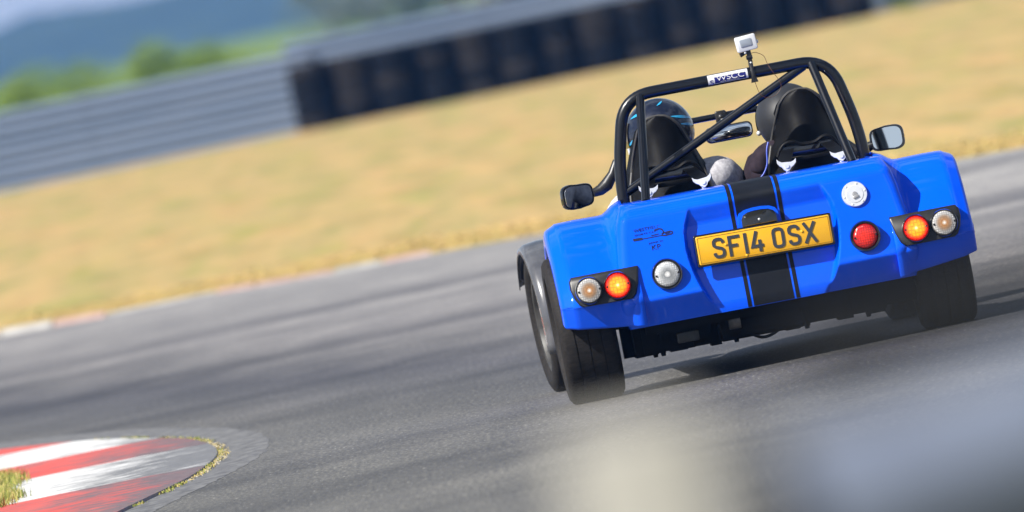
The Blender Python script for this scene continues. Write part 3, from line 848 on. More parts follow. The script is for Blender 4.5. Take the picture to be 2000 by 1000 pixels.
# number plate
PM = Matrix.Translation((.004, -.437, .474)) @ Matrix.Rotation(R(1.0), 4, 'Y') @ Matrix.Rotation(R(-4), 4, 'X')
plate = None
mb = MB(); mb.rbox(-.266, .266, 0.0, .012, -.062, .062, .008, M=PM)
plate = mb.build('number_plate', GLOSSBLACK, car, body=True)
mb = MB(); mb.rbox(-.258, .258, -.003, .004, -.0545, .0545, .006, M=PM)
mb.build('plate_panel', PLATEY, plate, body=True)
mb = MB(); ribbon(mb, [(-.252, -.0485), (.252, -.0485), (.252, .0485), (-.252, .0485), (-.252, -.0485)], .0014, -.0042, -.003, 0, 0, True, M=PM)
mb.build('plate_border', mat('plate_border_ink', (.30, .16, .01), .4), plate, body=True)
GL = {'S': ([[(43, 57), (42, 65), (37, 71), (30, 73), (20, 73), (13, 71), (8, 65), (7, 58), (8, 50), (13, 45), (20, 42), (31, 38), (38, 35), (42, 30), (43, 22), (42, 14), (37, 8), (30, 6), (20, 6), (13, 8), (8, 14), (7, 22)]], 50),
      'F': ([[(7, 0), (7, 72.5), (47, 72.5)], [(7, 40), (37, 40)]], 50), '1': ([[(7, 0), (7, 79)]], 14),
      '4': ([[(27, 79), (6, 22), (49, 22)], [(35, 45), (35, 0)]], 50),
      'O': ([[(7, 40), (7, 60), (10, 69), (17, 73), (33, 73), (40, 69), (43, 60), (43, 19), (40, 10), (33, 6), (17, 6), (10, 10), (7, 19), (7, 40)]], 50),
      'X': ([[(4, 0), (46, 79)], [(46, 0), (4, 79)]], 50)}
cx = -.201
for ch in 'SF14 OSX':
    if ch == ' ': cx += .022; continue
    st, w = GL[ch]; mb = MB()
    for j, s_ in enumerate(st):
        pts = [((px) * .001, (py - 39.5) * .001) for px, py in s_]
        ribbon(mb, pts, .0115, -.0062 - .0006 * j, -.0028, cx, 0, closed=(pts[0] == pts[-1]), M=PM)
    mb.build('plate_character', PLATEK, plate, body=True, smooth=False)
    cx += w * .001 + .011
mb = MB()
for x, z in ((-.147, 0.008), (.147, .008), (-.075, -.046)):
    mb.sphere((x, -.0045, z), (.0055, .003, .0055), 12, 6, M=PM)
mb.build('plate_screw', PLATEY, plate, body=True)

# number plate lamp with raised blue surround
def dome(x, z, kx_=1.0):
    return [(-x, 0), (-x * .98, z * .55), (-x * .86, z * .82), (-x * .6, z * .97), (-x * .2, z * 1.03), (x * .2, z * 1.03), (x * .6, z * .97), (x * .86, z * .82), (x * .98, z * .55), (x, 0)]
mb = MB(); mb.prism([(a, .532 + b_) for a, b_ in dome(.082, .070)], -.412, -.36, inset=.04)
mb.build('lamp_surround', PAINT, car, body=True)
mb = MB(); mb.prism([(a, .534 + b_) for a, b_ in dome(.068, .057)], -.438, -.405, inset=.18)
pl = mb.build('number_plate_lamp', GLOSSBLACK, car, body=True)
mb = MB(); mb.sphere((0, -.438, .556), (.005, .003, .005), 10, 6); mb.build('screw', STEEL, pl, body=True)

# lamps
def lamp(name, parent, x, y, z, r, lens, bezel, tilt=0.0, bez_r=None, sweep=0.0):
    T = Matrix.Translation((x, y, z)) @ Matrix.Rotation(R(tilt), 4, 'X') @ Matrix.Rotation(R(sweep), 4, 'Z')
    br = bez_r or r * 1.16
    mb = MB(); mb.lathe([(.03, br * .98), (.0, br), (-.014, br * .99), (-.022, br * .94), (-.020, r * 1.02), (-.010, r * .98)], 'Y', 40, M=T)
    h = mb.build(name, bezel, parent, body=True, angle=50)
    mb = MB(); mb.lathe([(-.008, r), (-.018, r * .98), (-.0235, r * .90), (-.027, r * .7), (-.029, r * .4), (-.0295, r * .02)], 'Y', 40)
    q = mb.build('lens', lens, h); q.matrix_local = BODY_T @ T
    mb = MB()
    for s_ in (-1, 1): mb.sphere((s_ * r * .84, -.0265, 0), .0042, 10, 6, M=T)
    mb.build('screw', GLOSSBLACK, h, body=True)
    return h
def lamp_y(x, z): return rear_y(x, z)
lamp('reverse_lamp', car, -.384, lamp_y(.384, .412) - .006, .418, .0505, L_REV, GLOSSBLACK, 3, .0605)
lamp('fog_lamp', car, .384, lamp_y(.384, .412) - .006, .418, .0485, L_FOG, GLOSSBLACK, 3, .0605)
for s_ in (-1, 1):
    poly = [(.488, .470), (.745, .470), (.755, .455), (.757, .425), (.748, .388), (.734, .362), (.720, .352), (.53, .350), (.512, .366), (.498, .405), (.487, .462)]
    mb = MB()
    pts = [(s_ * a, b_) for a, b_ in poly]
    n = len(pts); cxp, czp = s_ * .63, .41
    rings = []
    for dy, k in ((-.462, .955), (-.459, .985), (-.452, 1.0), (-.36, 1.0)):
        rings.append([(cxp + (a - cxp) * k, (dy + (.014 if abs(a) > .74 else 0) + max(0, b_ - .41) * .45) if dy < -.4 else -.33, czp + (b_ - czp) * k) for a, b_ in pts])
    mb.rings(rings, True)
    pod = mb.build('lamp_pod', BLACK, car, body=True, angle=40)
    lamp('brake_lamp', pod, s_ * .578, -.458, .410, .0475, L_BRAKE, GLOSSBLACK, -4, .0535)
    lamp('indicator_lamp', pod, s_ * .688, -.455, .410, .0475, L_IND, GLOSSBLACK, -4, .0535)

# fuel cap
T = Matrix.Translation((.376, rear_y(.376, .578) - .001, .580)) @ Matrix.Rotation(R(-10), 4, 'X')
mb = MB(); mb.lathe([(.004, .0490), (-.006, .0490), (-.009, .047), (-.009, .034), (-.011, .033), (-.011, .002)], 'Y', 40, M=T)
fc = mb.build('fuel_cap', ALU, car, body=True)
mb = MB()
for k in range(6):
    a = R(60 * k + 10); mb.lathe([(-.008, .0035), (-.011, .0035), (-.012, .001)], 'Y', 8, M=T @ Matrix.Translation((.041 * math.cos(a), 0, .041 * math.sin(a))))
mb.build('bolt', STEEL, fc, body=True)
mb = MB(); mb.lathe([(-.010, .010), (-.015, .009), (-.016, .001)], 'Y', 16, M=T); mb.rbox(-.012, .012, -.0165, -.011, -.018, -.006, .004, M=T @ Matrix.Rotation(R(-15), 4, 'Y'))
mb.build('lock', grained('lock_steel', (.35, .35, .36), (.5, .5, .5), 30, .35, 0, metal=.5), fc, body=True)

# decals on the left of the rear panel
def decal_pt(x, z): return (x, rear_y(x, z) - .0012, z)
TX = Matrix.Rotation(R(-9), 4, 'X')
text_mesh('lettering', 'WESTFIELD', .017, DECALK, car, decal_pt(-.425, .600), .0003, extra=TX, width=.105)
text_mesh('lettering', 'SPORTS CARS', .010, DECALK, car, decal_pt(-.432, .583), .0003, extra=TX, width=.092)
text_mesh('lettering', 'power by', .012, DECALK, car, decal_pt(-.402, .545), .0003, extra=TX, width=.055)
text_mesh('lettering', 'KP', .030, DECALK, car, decal_pt(-.405, .524), .0003, extra=TX, width=.034)
mb = MB()
dx, dz = -.415, .577
def dp(x, z): return (dx + x, rear_y(dx + x, dz + z) - .0016, dz + z)
def dstroke(pts, w):
    for (a, b_), (c, d) in zip(pts, pts[1:]):
        t = Vector((c - a, d - b_)).normalized(); nn = Vector((-t.y, t.x)) * w / 2
        mb.add([dp(a + nn.x, b_ + nn.y), dp(a - nn.x, b_ - nn.y), dp(c - nn.x, d - nn.y), dp(c + nn.x, d + nn.y)], [(0, 1, 2, 3)])
dstroke([(-.070, -.010), (-.035, -.011)], .010)
dstroke([(-.035, -.012), (.040, -.012)], .003)
dstroke([(.000, -.006), (.030, -.004)], .003)
dstroke([(.015, .012), (.035, .015), (.045, .011), (.050, -.002), (.040, -.008)], .005)
dstroke([(.045, -.004), (.075, -.002), (.083, -.006), (.080, -.013), (.050, -.015), (.040, -.012)], .0045)
dstroke([(.054, -.009), (.074, -.007)], .003)
mb.build('emblem', DECALR, car, body=True, smooth=False)

# roll cage
def rp(pts, r=.06, n=7):
    out = [Vector(pts[0])]
    for a, p, b_ in zip(pts, pts[1:], pts[2:]):
        a, p, b_ = Vector(a), Vector(p), Vector(b_)
        ra = min(r, (p - a).length * .49, (b_ - p).length * .49)
        s_, e_ = p + (a - p).normalized() * ra, p + (b_ - p).normalized() * ra
        for k in range(n + 1):
            t = k / n; out.append(s_.lerp(p, t).lerp(p.lerp(e_, t), t))
    out.append(Vector(pts[-1])); return out
HY = .10
cage = empty('roll_cage', (0, 0, 0), parent=car)
hp = [(-.472, HY, .60), (-.468, HY, .82), (-.415, HY, 1.035), (-.335, HY, 1.104), (.335, HY, 1.104), (.415, HY, 1.035), (.468, HY, .82), (.472, HY, .60)]
hp[2] = (-.408, HY, 1.04); hp[5] = (.408, HY, 1.04)
mb = MB(); mb.tube(rp([hp[0], hp[1], (-.402, HY, 1.104), (.402, HY, 1.104), hp[6], hp[7]], .115, 10), .0232, 18)
hoop = mb.build('hoop', TUBE, cage, body=True)
for s_ in (-1, 1):
    mb = MB(); mb.tube([(s_ * .335, HY - .01, 1.095), (s_ * .402, -.235, .698)], .0172, 16)
    mb.build('rear_stay', TUBE, cage, body=True)
    mb = MB(); mb.lathe([(.695, .028), (.704, .028), (.706, .020)], 'Z', 20, M=Matrix.Translation((s_ * .402, -.236, .0)))
    mb.build('stay_foot', TUBE, cage, body=True)
mb = MB(); mb.tube([(.305, HY, 1.092), (-.452, HY, .742)], .0172, 16); mb.build('diagonal_brace', TUBE, cage, body=True)
# club sticker wrapped on the hoop
def wrap(x0, x1, a0, a1, rr, m, name, par):
    rows = []
    for i in range(9):
        a = R(a0 + (a1 - a0) * i / 8)
        rows.append([(x0 + (x1 - x0) * k / 6, HY - rr * math.cos(a), 1.104 + rr * math.sin(a)) for k in range(7)])
    mb = MB(); mb.grid(rows); return mb.build(name, m, par, body=True)
stk = wrap(-.068, .088, -42, 58, .0240, STICKW, 'sticker', hoop)
wrap(-.042, .080, -36, 22, .0244, STICKB, 'sticker_panel', stk)
text_mesh('lettering', 'WSCC', .027, STICKW, stk, (.020, HY - .0247, 1.1055), .0003, extra=Matrix.Rotation(R(-3), 4, 'X'), width=.108)
text_mesh('lettering', 'www.wscc.co.uk', .007, STICKW, stk, (.016, HY - .0235, 1.0935), .0003, extra=Matrix.Rotation(R(30), 4, 'X'), width=.075)
text_mesh('lettering', 'S', .026, STICKB, stk, (-.054, HY - .0247, 1.094), .0003, width=.014)

# windscreen frame bar, mirrors
mb = MB(); mb.tube(rp([(-.44, 1.02, .66), (-.40, .98, .955), (.40, .98, .955), (.44, 1.02, .66)], .06), .0125, 14)
bar = mb.build('windscreen_bar', TUBE, car, body=True)
mb = MB(); mb.rbox(-.022, .022, .955, .975, .925, .975, .008); mb.tube([(0.0, .96, .95), (.012, .93, .90)], .012, 10); mb.sphere((0, .955, .95), .014, 12, 8)
st = mb.build('mirror_bracket', BLACK, car, body=True)
RM = Matrix.Translation((.018, .915, .886)) @ Matrix.Rotation(R(4), 4, 'Z')
mb = MB(); mb.rbox(-.094, .094, 0, .024, -.031, .031, .022, M=RM); rm = mb.build('rear_view_mirror', BLACK, car, body=True)
mb = MB(); mb.rbox(-.088, .088, -.002, .004, -.026, .026, .019, M=RM @ Matrix.Rotation(R(-3), 4, 'X')); mb.build('mirror_glass', CHROME, rm, body=True)
def side_mirror(x, z, yawd, tiltd, s_, armp):
    SM = Matrix.Translation((x, .95, z)) @ Matrix.Rotation(R(yawd), 4, 'Z') @ Matrix.Rotation(R(tiltd), 4, 'X')
    out = []
    rings = []
    for y, k in ((-.004, .97), (.0, 1.0), (.02, .98), (.045, .82), (.06, .5), (.064, .1)):
        rg = []
        for q in range(32):
            a = 2 * math.pi * q / 32; c, t = math.cos(a), math.sin(a)
            rg.append((.070 * k * math.copysign(abs(c) ** .5, c) * (1 if c * s_ > 0 else .96), y, (.050 if c * s_ > 0 else .046) * k * math.copysign(abs(t) ** .55, t)))
        rings.append(rg)
    mb = MB(); mb.rings(rings, True, M=SM); h = mb.build('side_mirror', GLOSSBLACK, car, body=True)
    mb = MB(); rg = []
    for y, k in ((-.0055, .85), (-.003, .87)):
        rr_ = []
        for q in range(32):
            a = 2 * math.pi * q / 32; c, t = math.cos(a), math.sin(a)
            rr_.append((.070 * k * math.copysign(abs(c) ** .5, c) * (1 if c * s_ > 0 else .96), y, (.050 if c * s_ > 0 else .046) * k * math.copysign(abs(t) ** .55, t)))
        rg.append(rr_)
    mb.rings(rg, True, M=SM); mb.build('mirror_glass', CHROME, h, body=True)
    mb = MB(); mb.tube(armp, [.016, .022, .026, .020, .015][:len(armp)], 12); mb.build('mirror_arm', BLACK, h, body=True)
side_mirror(-.604, .752, 24, 3, -1, [(-.545, .975, .752), (-.515, .985, .758), (-.485, .985, .775), (-.455, .99, .81), (-.43, .99, .86)])
side_mirror(.618, .748, -6.2, -4, 1, [(.565, .965, .735), (.53, .975, .722), (.49, .985, .72), (.455, .99, .76)])

# seats with harness brackets on the rear deck
SW = [(.28, .200), (.55, .196), (.66, .186), (.74, .172), (.80, .150), (.86, .127), (.91, .106), (.945, .090), (.970, .065), (.984, .040), (.989, .012)]
def seat(cx, lean):
    root = empty('seat', (0, 0, 0), parent=car)
    rows = []; L_, R_ = [], []
    for i in range(46):
        t = i / 45; z = .28 + (.989 - .28) * (1 - (1 - t) ** 1.6)
        w = interp(SW, z); yb = .20 + .10 * sstep(.3, .98, z)
        row = []
        for k in range(17):
            u = -1 + 2 * k / 16
            dep = (.13 if z < .8 else .13 * (1 - sstep(.8, .99, z)) + .035)
            row.append((cx + w * u + lean * (z - .6), yb + dep * abs(u) ** 2.4 - .012 * math.cos(u * 3.1) * (1 - sstep(.8, .95, z)), z + .018 * sstep(.5, 1, z)))
        rows.append(row); L_.append(row[1]); R_.append(row[-2])
    mb = MB(); mb.grid(rows); o = mb.build('seat_shell', SEATM, root, body=True, solid=0, angle=60)
    md = o.modifiers.new('solid', 'SOLIDIFY'); md.thickness = .028; md.offset = -1
    mb = MB(); mb.tube([Vector(p) + Vector((0, -.004, 0)) for p in L_ + R_[::-1][0:]], .0055, 8); mb.build('seat_edging', SEATTRIM, root, body=True)
    # shoulder-belt slot: raised lip with hollow beneath and the two shoulder belts
    mb = MB(); mb.tube(catmull([(cx - .118, .195, .765), (cx - .092, .190, .806), (cx - .055, .188, .812), (cx - .02, .192, .796), (cx + .03, .192, .796), (cx + .07, .19, .812), (cx + .10, .192, .800), (cx + .118, .2, .765)], 4), .009, 8)
    mb.build('slot_lip', SEATM, root, body=True)
    mb = MB(); mb.rbox(cx - .10, cx + .10, .186, .205, .755, .800, .012); mb.build('slot_recess', GLOSSBLACK, root, body=True)
    mb = MB(); mb.rbox(cx - .105, cx + .105, .178, .20, .735, .752, .006); mb.build('seat_rib', SEATM, root, body=True)
    for s_ in (-1, 1):
        bx = cx + s_ * .105
        mb = MB(); mb.rings([[(bx - s_ * .03 - .026, .19, .79), (bx - s_ * .03 + .026, .19, .79), (bx - s_ * .03 + .026, .196, .79), (bx - s_ * .03 - .026, .196, .79)],
                             [(bx - .027, .05, .745), (bx + .027, .05, .745), (bx + .027, .056, .748), (bx - .027, .056, .748)],
                             [(bx - .027, -.06, .735), (bx + .027, -.06, .735), (bx + .027, -.055, .74), (bx - .027, -.055, .74)]], True)
        mb.build('belt', SEATM, root, body=True)
        T = Matrix.Translation((bx, -.075, .738)) @ Matrix.Rotation(R(-s_ * 6), 4, 'Y') @ Matrix.Rotation(R(-20), 4, 'X')
        P_ = [(-.037, .020), (-.036, .004), (-.027, -.008), (-.018, -.014), (-.012, -.024), (0, -.032), (.012, -.024), (.018, -.014), (.027, -.008), (.036, .004), (.037, .020), (.030, .012), (.018, .006), (-.018, .006), (-.030, .012)]
        mb = MB(); mb.prism(P_, -.003, .003, M=T); mb.lathe([(-.008, .009), (.0, .009)], 'Y', 12, M=T @ Matrix.Translation((0, 0, -.012)))
        hbk = mb.build('harness_bracket', STEEL, root, body=True, smooth=False)
        mb = MB(); mb.lathe([(.698, .008), (.722, .007)], 'Z', 10, M=Matrix.Translation((bx, -.075, 0))); mb.build('bolt', STEEL, hbk, body=True)
    return root
seat(-.272, -.02); seat(.266, .03)
mb = MB(); mb.tube(catmull([(.02, .15, .68), (.07, .14, .705), (.098, .14, .745), (.108, .15, .80), (.12, .155, .83)], 4), .0032, 8); mb.build('seat_piping', BLUETRIM, car, body=True)
# steering wheel
mb = MB(); WT = Matrix.Translation((.24, .90, .60)) @ Matrix.Rotation(R(-20), 4, 'X')
mb.lathe([(.012 * math.cos(a * .785), .14 + .012 * math.sin(a * .785)) for a in range(9)], 'Y', 32, M=WT, closed_prof=True)
for k in range(3):
    a = R(90 + 120 * k); mb.tube([WT @ Vector((0, .01, 0)), WT @ Vector((.14 * math.cos(a), .01, .14 * math.sin(a)))], .009, 8)
mb.build('steering_wheel', SEATM, car, body=True)

# wheels
RIMM = grained('dusty_alloy', (0.02, 0.02, 0.021), (0.07, 0.068, 0.065), 18, 0.5, 0.1)
def wheel(x, y, r, w, steer, front, z=None):
    root = empty('wheel', (x, y, r - .002), parent=car, rz=R(steer))
    mb = MB(); h = w / 2
    prof = [(-h * .80, r - .085), (-h * .97, r - .07), (-h, r - .045), (-h * .97, r - .022), (-h * .88, r - .007), (-h * .78, r - .001)]
    tread = []
    for gx in (-.45, 0, .45):
        g = .003
        tread += [(h * gx - g, r), (h * gx - g * .8, r - .003), (h * gx + g * .8, r - .003), (h * gx + g, r)]
    prof += tread + [(-a, b_) for a, b_ in prof[::-1]]
    mb.lathe(prof, 'X', 64, closed_prof=True)
    mb.build('tyre', TYRE, root, angle=40)
    mb = MB(); s_ = math.copysign(1, x)
    rim = [(-h * .82, r - .080), (-h * .78, r - .098), (-h * .5, r - .11), (h * .5, r - .11), (h * .78, r - .098), (h * .82, r - .080), (h * .7, r - .10), (-h * .7, r - .10)]
    mb.lathe(rim, 'X', 40, closed_prof=True)
    for k in range(8):
        a = 2 * math.pi * k / 8
        T = Matrix.Rotation(a, 4, 'X')
        mb.box(s_ * h * .35, s_ * h * .62, -.012, .012, .03, r - .10, M=T)
    mb.lathe([(s_ * h * .3, .05), (s_ * h * .66, .045), (s_ * h * .7, .02)], 'X', 20)
    mb.build('rim', RIMM, root)
    mb = MB(); mb.lathe([(s_ * -.01, .115), (s_ * .008, .115)], 'X', 28); mb.build('brake_disc', UNDERGREY, root)
    return root
wheel(-.690, 0, .286, .222, 0, False); wheel(.690, 0, .286, .222, 0, False)
for s_ in (-1, 1):
    wh = wheel(s_ * .685, 2.35, .280, .175, 4.5, True)
    # cycle wing over the front wheel
    mb = MB(); rings = []
    for k in range(25):
        a = R(30 + 172 * k / 24); rr = .322
        rg = []
        for x, d in ((-.104, -.034), (-.100, -.010), (-.08, .002), (-.03, .008), (.03, .008), (.08, .002), (.100, -.010), (.104, -.034)):
            rg.append((x, math.cos(a) * (rr + d), math.sin(a) * (rr + d)))
        rings.append(rg)
    mb.rings(rings, False, closed=False)
    cw = mb.build('cycle_wing', WINGGREY if s_ < 0 else WINGGREY, wh, solid=.004, angle=50)
    mb = MB(); mb.tube([(s_ * -.10, .0, .0), (s_ * -.125, 0, .2), (s_ * -.09, 0, .312)], .008, 8)
    mb.build('wing_stay', STEEL, cw)

# underside: frame, axle, differential, exhaust, suspension
mb = MB(); mb.box(-.44, .44, -.05, 2.3, .125, .16); mb.box(-.50, .50, -.34, -.30, .20, .34); mb.box(-.45, .45, -.28, .0, .19, .46)
mb.build('chassis', UNDER, car, body=True, smooth=False)
mb = MB(); mb.lathe([(-.58, .045), (-.16, .045), (-.14, .06), (-.10, .11), (.10, .11), (.14, .06), (.16, .045), (.58, .045)], 'X', 20, M=Matrix.Translation((0, 0, .25)))
mb.build('rear_axle', UNDER, car, body=True)
mb = MB()
for s_ in (-1, 1):
    mb.tube([(s_ * .58, -.02, .17), (s_ * .30, .06, .14), (s_ * .14, .10, .14)], .018, 10)
    mb.tube([(s_ * .58, -.02, .36), (s_ * .32, .06, .34)], .014, 10)
    mb.tube([(s_ * .48, .02, .16), (s_ * .40, -.02, .45)], .028, 12)
mb.build('suspension_arm', UNDER, car, body=True)
mb = MB(); mb.lathe([(-.16, .070), (-.15, .078), (.16, .078), (.17, .070)], 'X', 24, M=Matrix.Translation((-.06, -.20, .195)))
mb.build('silencer', UNDER, car, body=True)
mb = MB(); mb.lathe([(.0, .030), (.045, .030)], 'X', 20, M=Matrix.Translation((-.182, -.30, .190))); mb.build('tow_bush', UNDERGREY, car, body=True)
mb = MB(); mb.rbox(-.385, -.30, -.30, -.26, .145, .185, .006); mb.build('mounting_plate', grained('sooty_steel', (.03, .03, .028), (.06, .06, .055), 20, .5, .1, metal=.4), car, body=True)
# ragged lower edge: sump guards, brackets and nuts that show against the light ground
mb = MB(); rr_ = random.Random(3); x = -.545
while x < .40:
    w = rr_.uniform(.02, .07); zb = .112 + rr_.uniform(-.004, .010)
    if -.14 < x < -.02: zb += .018
    if x > .05: zb += .004
    mb.box(x, x + w + .004, -.16 + rr_.uniform(-.02, .02), .02, zb, .25); x += w
for xx in (-.47, -.44, -.155, .12, .36): mb.lathe([(.105, .008), (.125, .012)], 'Z', 8, M=Matrix.Translation((xx, -.12, 0)))
mb.build('undertray', UNDER, car, body=True, smooth=False)
mb = MB(); mb.tube(catmull([(-.10, -.1, .128), (-.06, -.12, .106), (-.02, -.12, .108), (.03, -.1, .13)], 4), .006, 8); mb.build('hose', UNDER, car, body=True)
for a_, b_, z_ in ((.38, .56, .135), (-.585, -.54, .12)):
    mb = MB(); mb.box(a_, b_, -.04, .04, z_, .25); mb.build('hub_carrier', UNDER, car, body=True, smooth=False)
for s_ in (-1, 1):
    mb = MB()
    mb.tube([(s_ * .57, 2.35, .20), (s_ * .28, 2.25, .18)], .014, 8); mb.tube([(s_ * .57, 2.35, .38), (s_ * .30, 2.3, .40)], .012, 8)
    mb.build('front_wishbone', UNDER, car, body=True)

# ================================================================== THE PEOPLE
def rider(label, base):
    o = tag(empty('person', CARM @ Vector(base), R(YAW)), label, 'person')
    return o
def rel(o, base):
    o.location = Vector(o.location) - Vector(base); return o
SKIN = mat('skin', (0.48, 0.27, 0.19), 0.55)
GREYSHIRT = grained('grey_marl_shirt', (0.46, 0.45, 0.49), (0.74, 0.73, 0.77), 60, 0.85, 0.4, spec=0.2)
DARKHOOD = grained('dark_hoodie', (0.020, 0.014, 0.022), (0.040, 0.028, 0.040), 30, 0.9, 0.5, spec=0.2)
JEANS = grained('dark_trousers', (0.02, 0.025, 0.04), (0.04, 0.045, 0.06), 40, 0.9, 0.3)
def skinned(name, joints, edges, m, parent, lv=2):
    me = bpy.data.meshes.new(name)
    me.from_pydata([tuple(BODY_T @ Vector(j[0])) for j in joints], edges, [])
    o = bpy.data.objects.new(name, me); COL.objects.link(o); o.parent = parent
    md = o.modifiers.new('skin', 'SKIN'); md.use_smooth_shade = True
    if not me.skin_vertices: me.skin_vertices.new() if hasattr(me.skin_vertices, 'new') else None
    for k, j in enumerate(joints):
        sv_ = me.skin_vertices[0].data[k]; rr = j[1]
        sv_.radius = rr if isinstance(rr, tuple) else (rr, rr)
        sv_.use_root = (k == 0)
    sb = o.modifiers.new('sub', 'SUBSURF'); sb.levels = lv; sb.render_levels = lv
    dg = bpy.context.evaluated_depsgraph_get(); dg.update()
    nm = bpy.data.meshes.new_from_object(o.evaluated_get(dg))
    nm.materials.clear(); nm.materials.append(m)
    nm.shade_smooth()
    o.modifiers.clear(); o.data = nm; nm.name = name
    return o
def person(cx, head_z, label, shirt, hands, sh_l, sh_r, el_l, el_r):
    base = (cx, .42, .20)
    root = rider(label, base)
    J = [((cx, .42, .33), (.13, .10)), ((cx, .43, .46), (.12, .095)), ((cx, .45, .60), (.135, .10)), ((cx, .475, .70), (.10, .08)), ((cx, .49, .78), (.055, .055)), ((cx, .50, .85), (.06, .065)), ((cx, .51, .93), (.085, .09)), ((cx, .51, .985), (.055, .06))]
    E_ = [(i, i + 1) for i in range(7)]
    for sh, el, hd in ((sh_l, el_l, hands[0]), (sh_r, el_r, hands[1])):
        b0 = len(J)
        w = Vector(el).lerp(Vector(hd), .86)
        J += [(sh, .060), (tuple(Vector(sh).lerp(Vector(el), .5)), .050), (el, .042), (tuple(w), .028), (hd, (.036, .020))]
        E_ += [(3, b0), (b0, b0 + 1), (b0 + 1, b0 + 2), (b0 + 2, b0 + 3), (b0 + 3, b0 + 4)]
        d = (Vector(hd) - Vector(el)).normalized(); side = d.cross(Vector((0, 0, 1))).normalized()
        for q, (off, ln) in enumerate(((-.030, .062), (-.011, .072), (.010, .067), (.028, .052), (-.045, .045))):
            k = len(J); st_ = Vector(hd) + side * off + d * (.03 if q < 4 else -.01)
            J += [(tuple(st_), .010), (tuple(st_ + d * ln * .55 + Vector((0, 0, -.008))), .009), (tuple(st_ + d * ln * .7 + Vector((0, 0, -.04))), .008)]
            E_ += [(b0 + 4, k), (k, k + 1), (k + 1, k + 2)]
    for s_ in (-1, 1):
        b0 = len(J)
        J += [((cx + s_ * .09, .46, .30), .085), ((cx + s_ * .10, .92, .42), .060), ((cx + s_ * .09, 1.30, .24), .042), ((cx + s_ * .09, 1.36, .22), .035), ((cx + s_ * .09, 1.43, .30), (.04, .03))]
        E_ += [(0, b0)] + [(b0 + i, b0 + i + 1) for i in range(4)]
    o = skinned('body', J, E_, SKIN, root, 2); o.location = -Vector(base)
    # shirt: torso and sleeves
    J = [((cx, .42, .36), (.15, .115)), ((cx, .43, .47), (.14, .11)), ((cx, .45, .60), (.155, .12)), ((cx, .475, .70), (.12, .10)), ((cx, .487, .755), (.07, .07))]
    E_ = [(0, 1), (1, 2), (2, 3), (3, 4)]
    for sh, el, hd in ((sh_l, el_l, hands[0]), (sh_r, el_r, hands[1])):
        b0 = len(J); mid = tuple(Vector(sh).lerp(Vector(el), .5))
        J += [(sh, .088), (mid, .076), (el, .062), (tuple(Vector(el).lerp(Vector(hd), .7)), .042)]
        E_ += [(3, b0), (b0, b0 + 1), (b0 + 1, b0 + 2), (b0 + 2, b0 + 3)]
    s2 = skinned('shirt', J, E_, shirt, root, 2); s2.location = -Vector(base)
    J = [((cx, .43, .31), (.15, .115))]; E_ = []
    for s_ in (-1, 1):
        b0 = len(J); J += [((cx + s_ * .09, .50, .31), .10), ((cx + s_ * .10, .92, .42), .075), ((cx + s_ * .09, 1.27, .25), .055)]
        E_ += [(0, b0), (b0, b0 + 1), (b0 + 1, b0 + 2)]
    s3 = skinned('trousers', J, E_, JEANS, root, 2); s3.location = -Vector(base)
    return root, base

def helmet(root, base, c, turn, m, rx, rz, full):
    T = Matrix.Translation(c) @ Matrix.Rotation(R(turn), 4, 'Z')
    rings = []
    for i in range(25):
        th = R(4 + 146 * i / 24)
        rg = []
        for k in range(40):
            a = 2 * math.pi * k / 40
            s_, c_ = math.sin(th), math.cos(th)
            fx = rx * (1 - .10 * sstep(.2, -1, c_)); fy = rx * 1.12 * (1 + (.10 * sstep(.3, -.6, c_) if math.sin(a) > 0 else -.10 * sstep(.1, -.9, c_)))
            rg.append((fx * s_ * math.cos(a), fy * s_ * math.sin(a), rz * c_))
        rings.append(rg)
    mb = MB(); mb.rings(rings, True, M=T); h = mb.build('helmet', m, root, body=True); rel(h, base)
    # visor on the front half
    rows = []
    for i in range(8):
        th = R(62 + 40 * i / 7); row = []
        for k in range(21):
            a = R(8 + 164 * k / 20)
            c_ = math.cos(th)
            row.append(((rx + .004) * math.sin(th) * math.cos(a), (rx * 1.12 + .006) * (1 + .10 * sstep(.3, -.6, c_)) * math.sin(th) * math.sin(a), (rz + .003) * c_))
        rows.append(row)
    mb = MB(); mb.grid([[T @ Vector(p) for p in r] for r in rows]); v = mb.build('visor', VISOR if full else GLOSSBLACK, h, body=True)
    return h, T
VISOR = mat('gold_visor', (0.22, 0.15, 0.045), 0.12, 0.6, 1)
HELM_M = mat('matt_grey_helmet', (0.028, 0.030, 0.036), 0.5, coat=0.05, spec=.3)
HELM_G = grained('navy_metallic_helmet', (0.006, 0.009, 0.024), (0.015, 0.020, 0.042), 25, 0.3, 0.0, coat=1, spec=.2)
CYAN = mat('cyan_flash', (0.03, 0.42, 0.78), 0.3, coat=1)
p1, b1 = person(-.275, .93, 'passenger in a pale grey marl shirt and glossy dark helmet with cyan flashes, left seat', GREYSHIRT, ((-.36, .88, .52), (-.16, .88, .52)),
                (-.455, .475, .675), (-.062, .455, .748), (-.50, .68, .56), (-.01, .58, .66))
p2, b2 = person(.235, .90, 'driver in a dark hooded top and matt grey helmet at the wheel, right seat', DARKHOOD, ((.12, .86, .62), (.36, .86, .62)),
                (.085, .47, .72), (.40, .47, .70), (.045, .66, .60), (.44, .68, .58))
h1, T1 = helmet(p1, b1, (-.268, .50, .932), 28, HELM_G, .132, .142, True)
h2, T2 = helmet(p2, b2, (.232, .50, .900), -4, HELM_M, .126, .138, False)
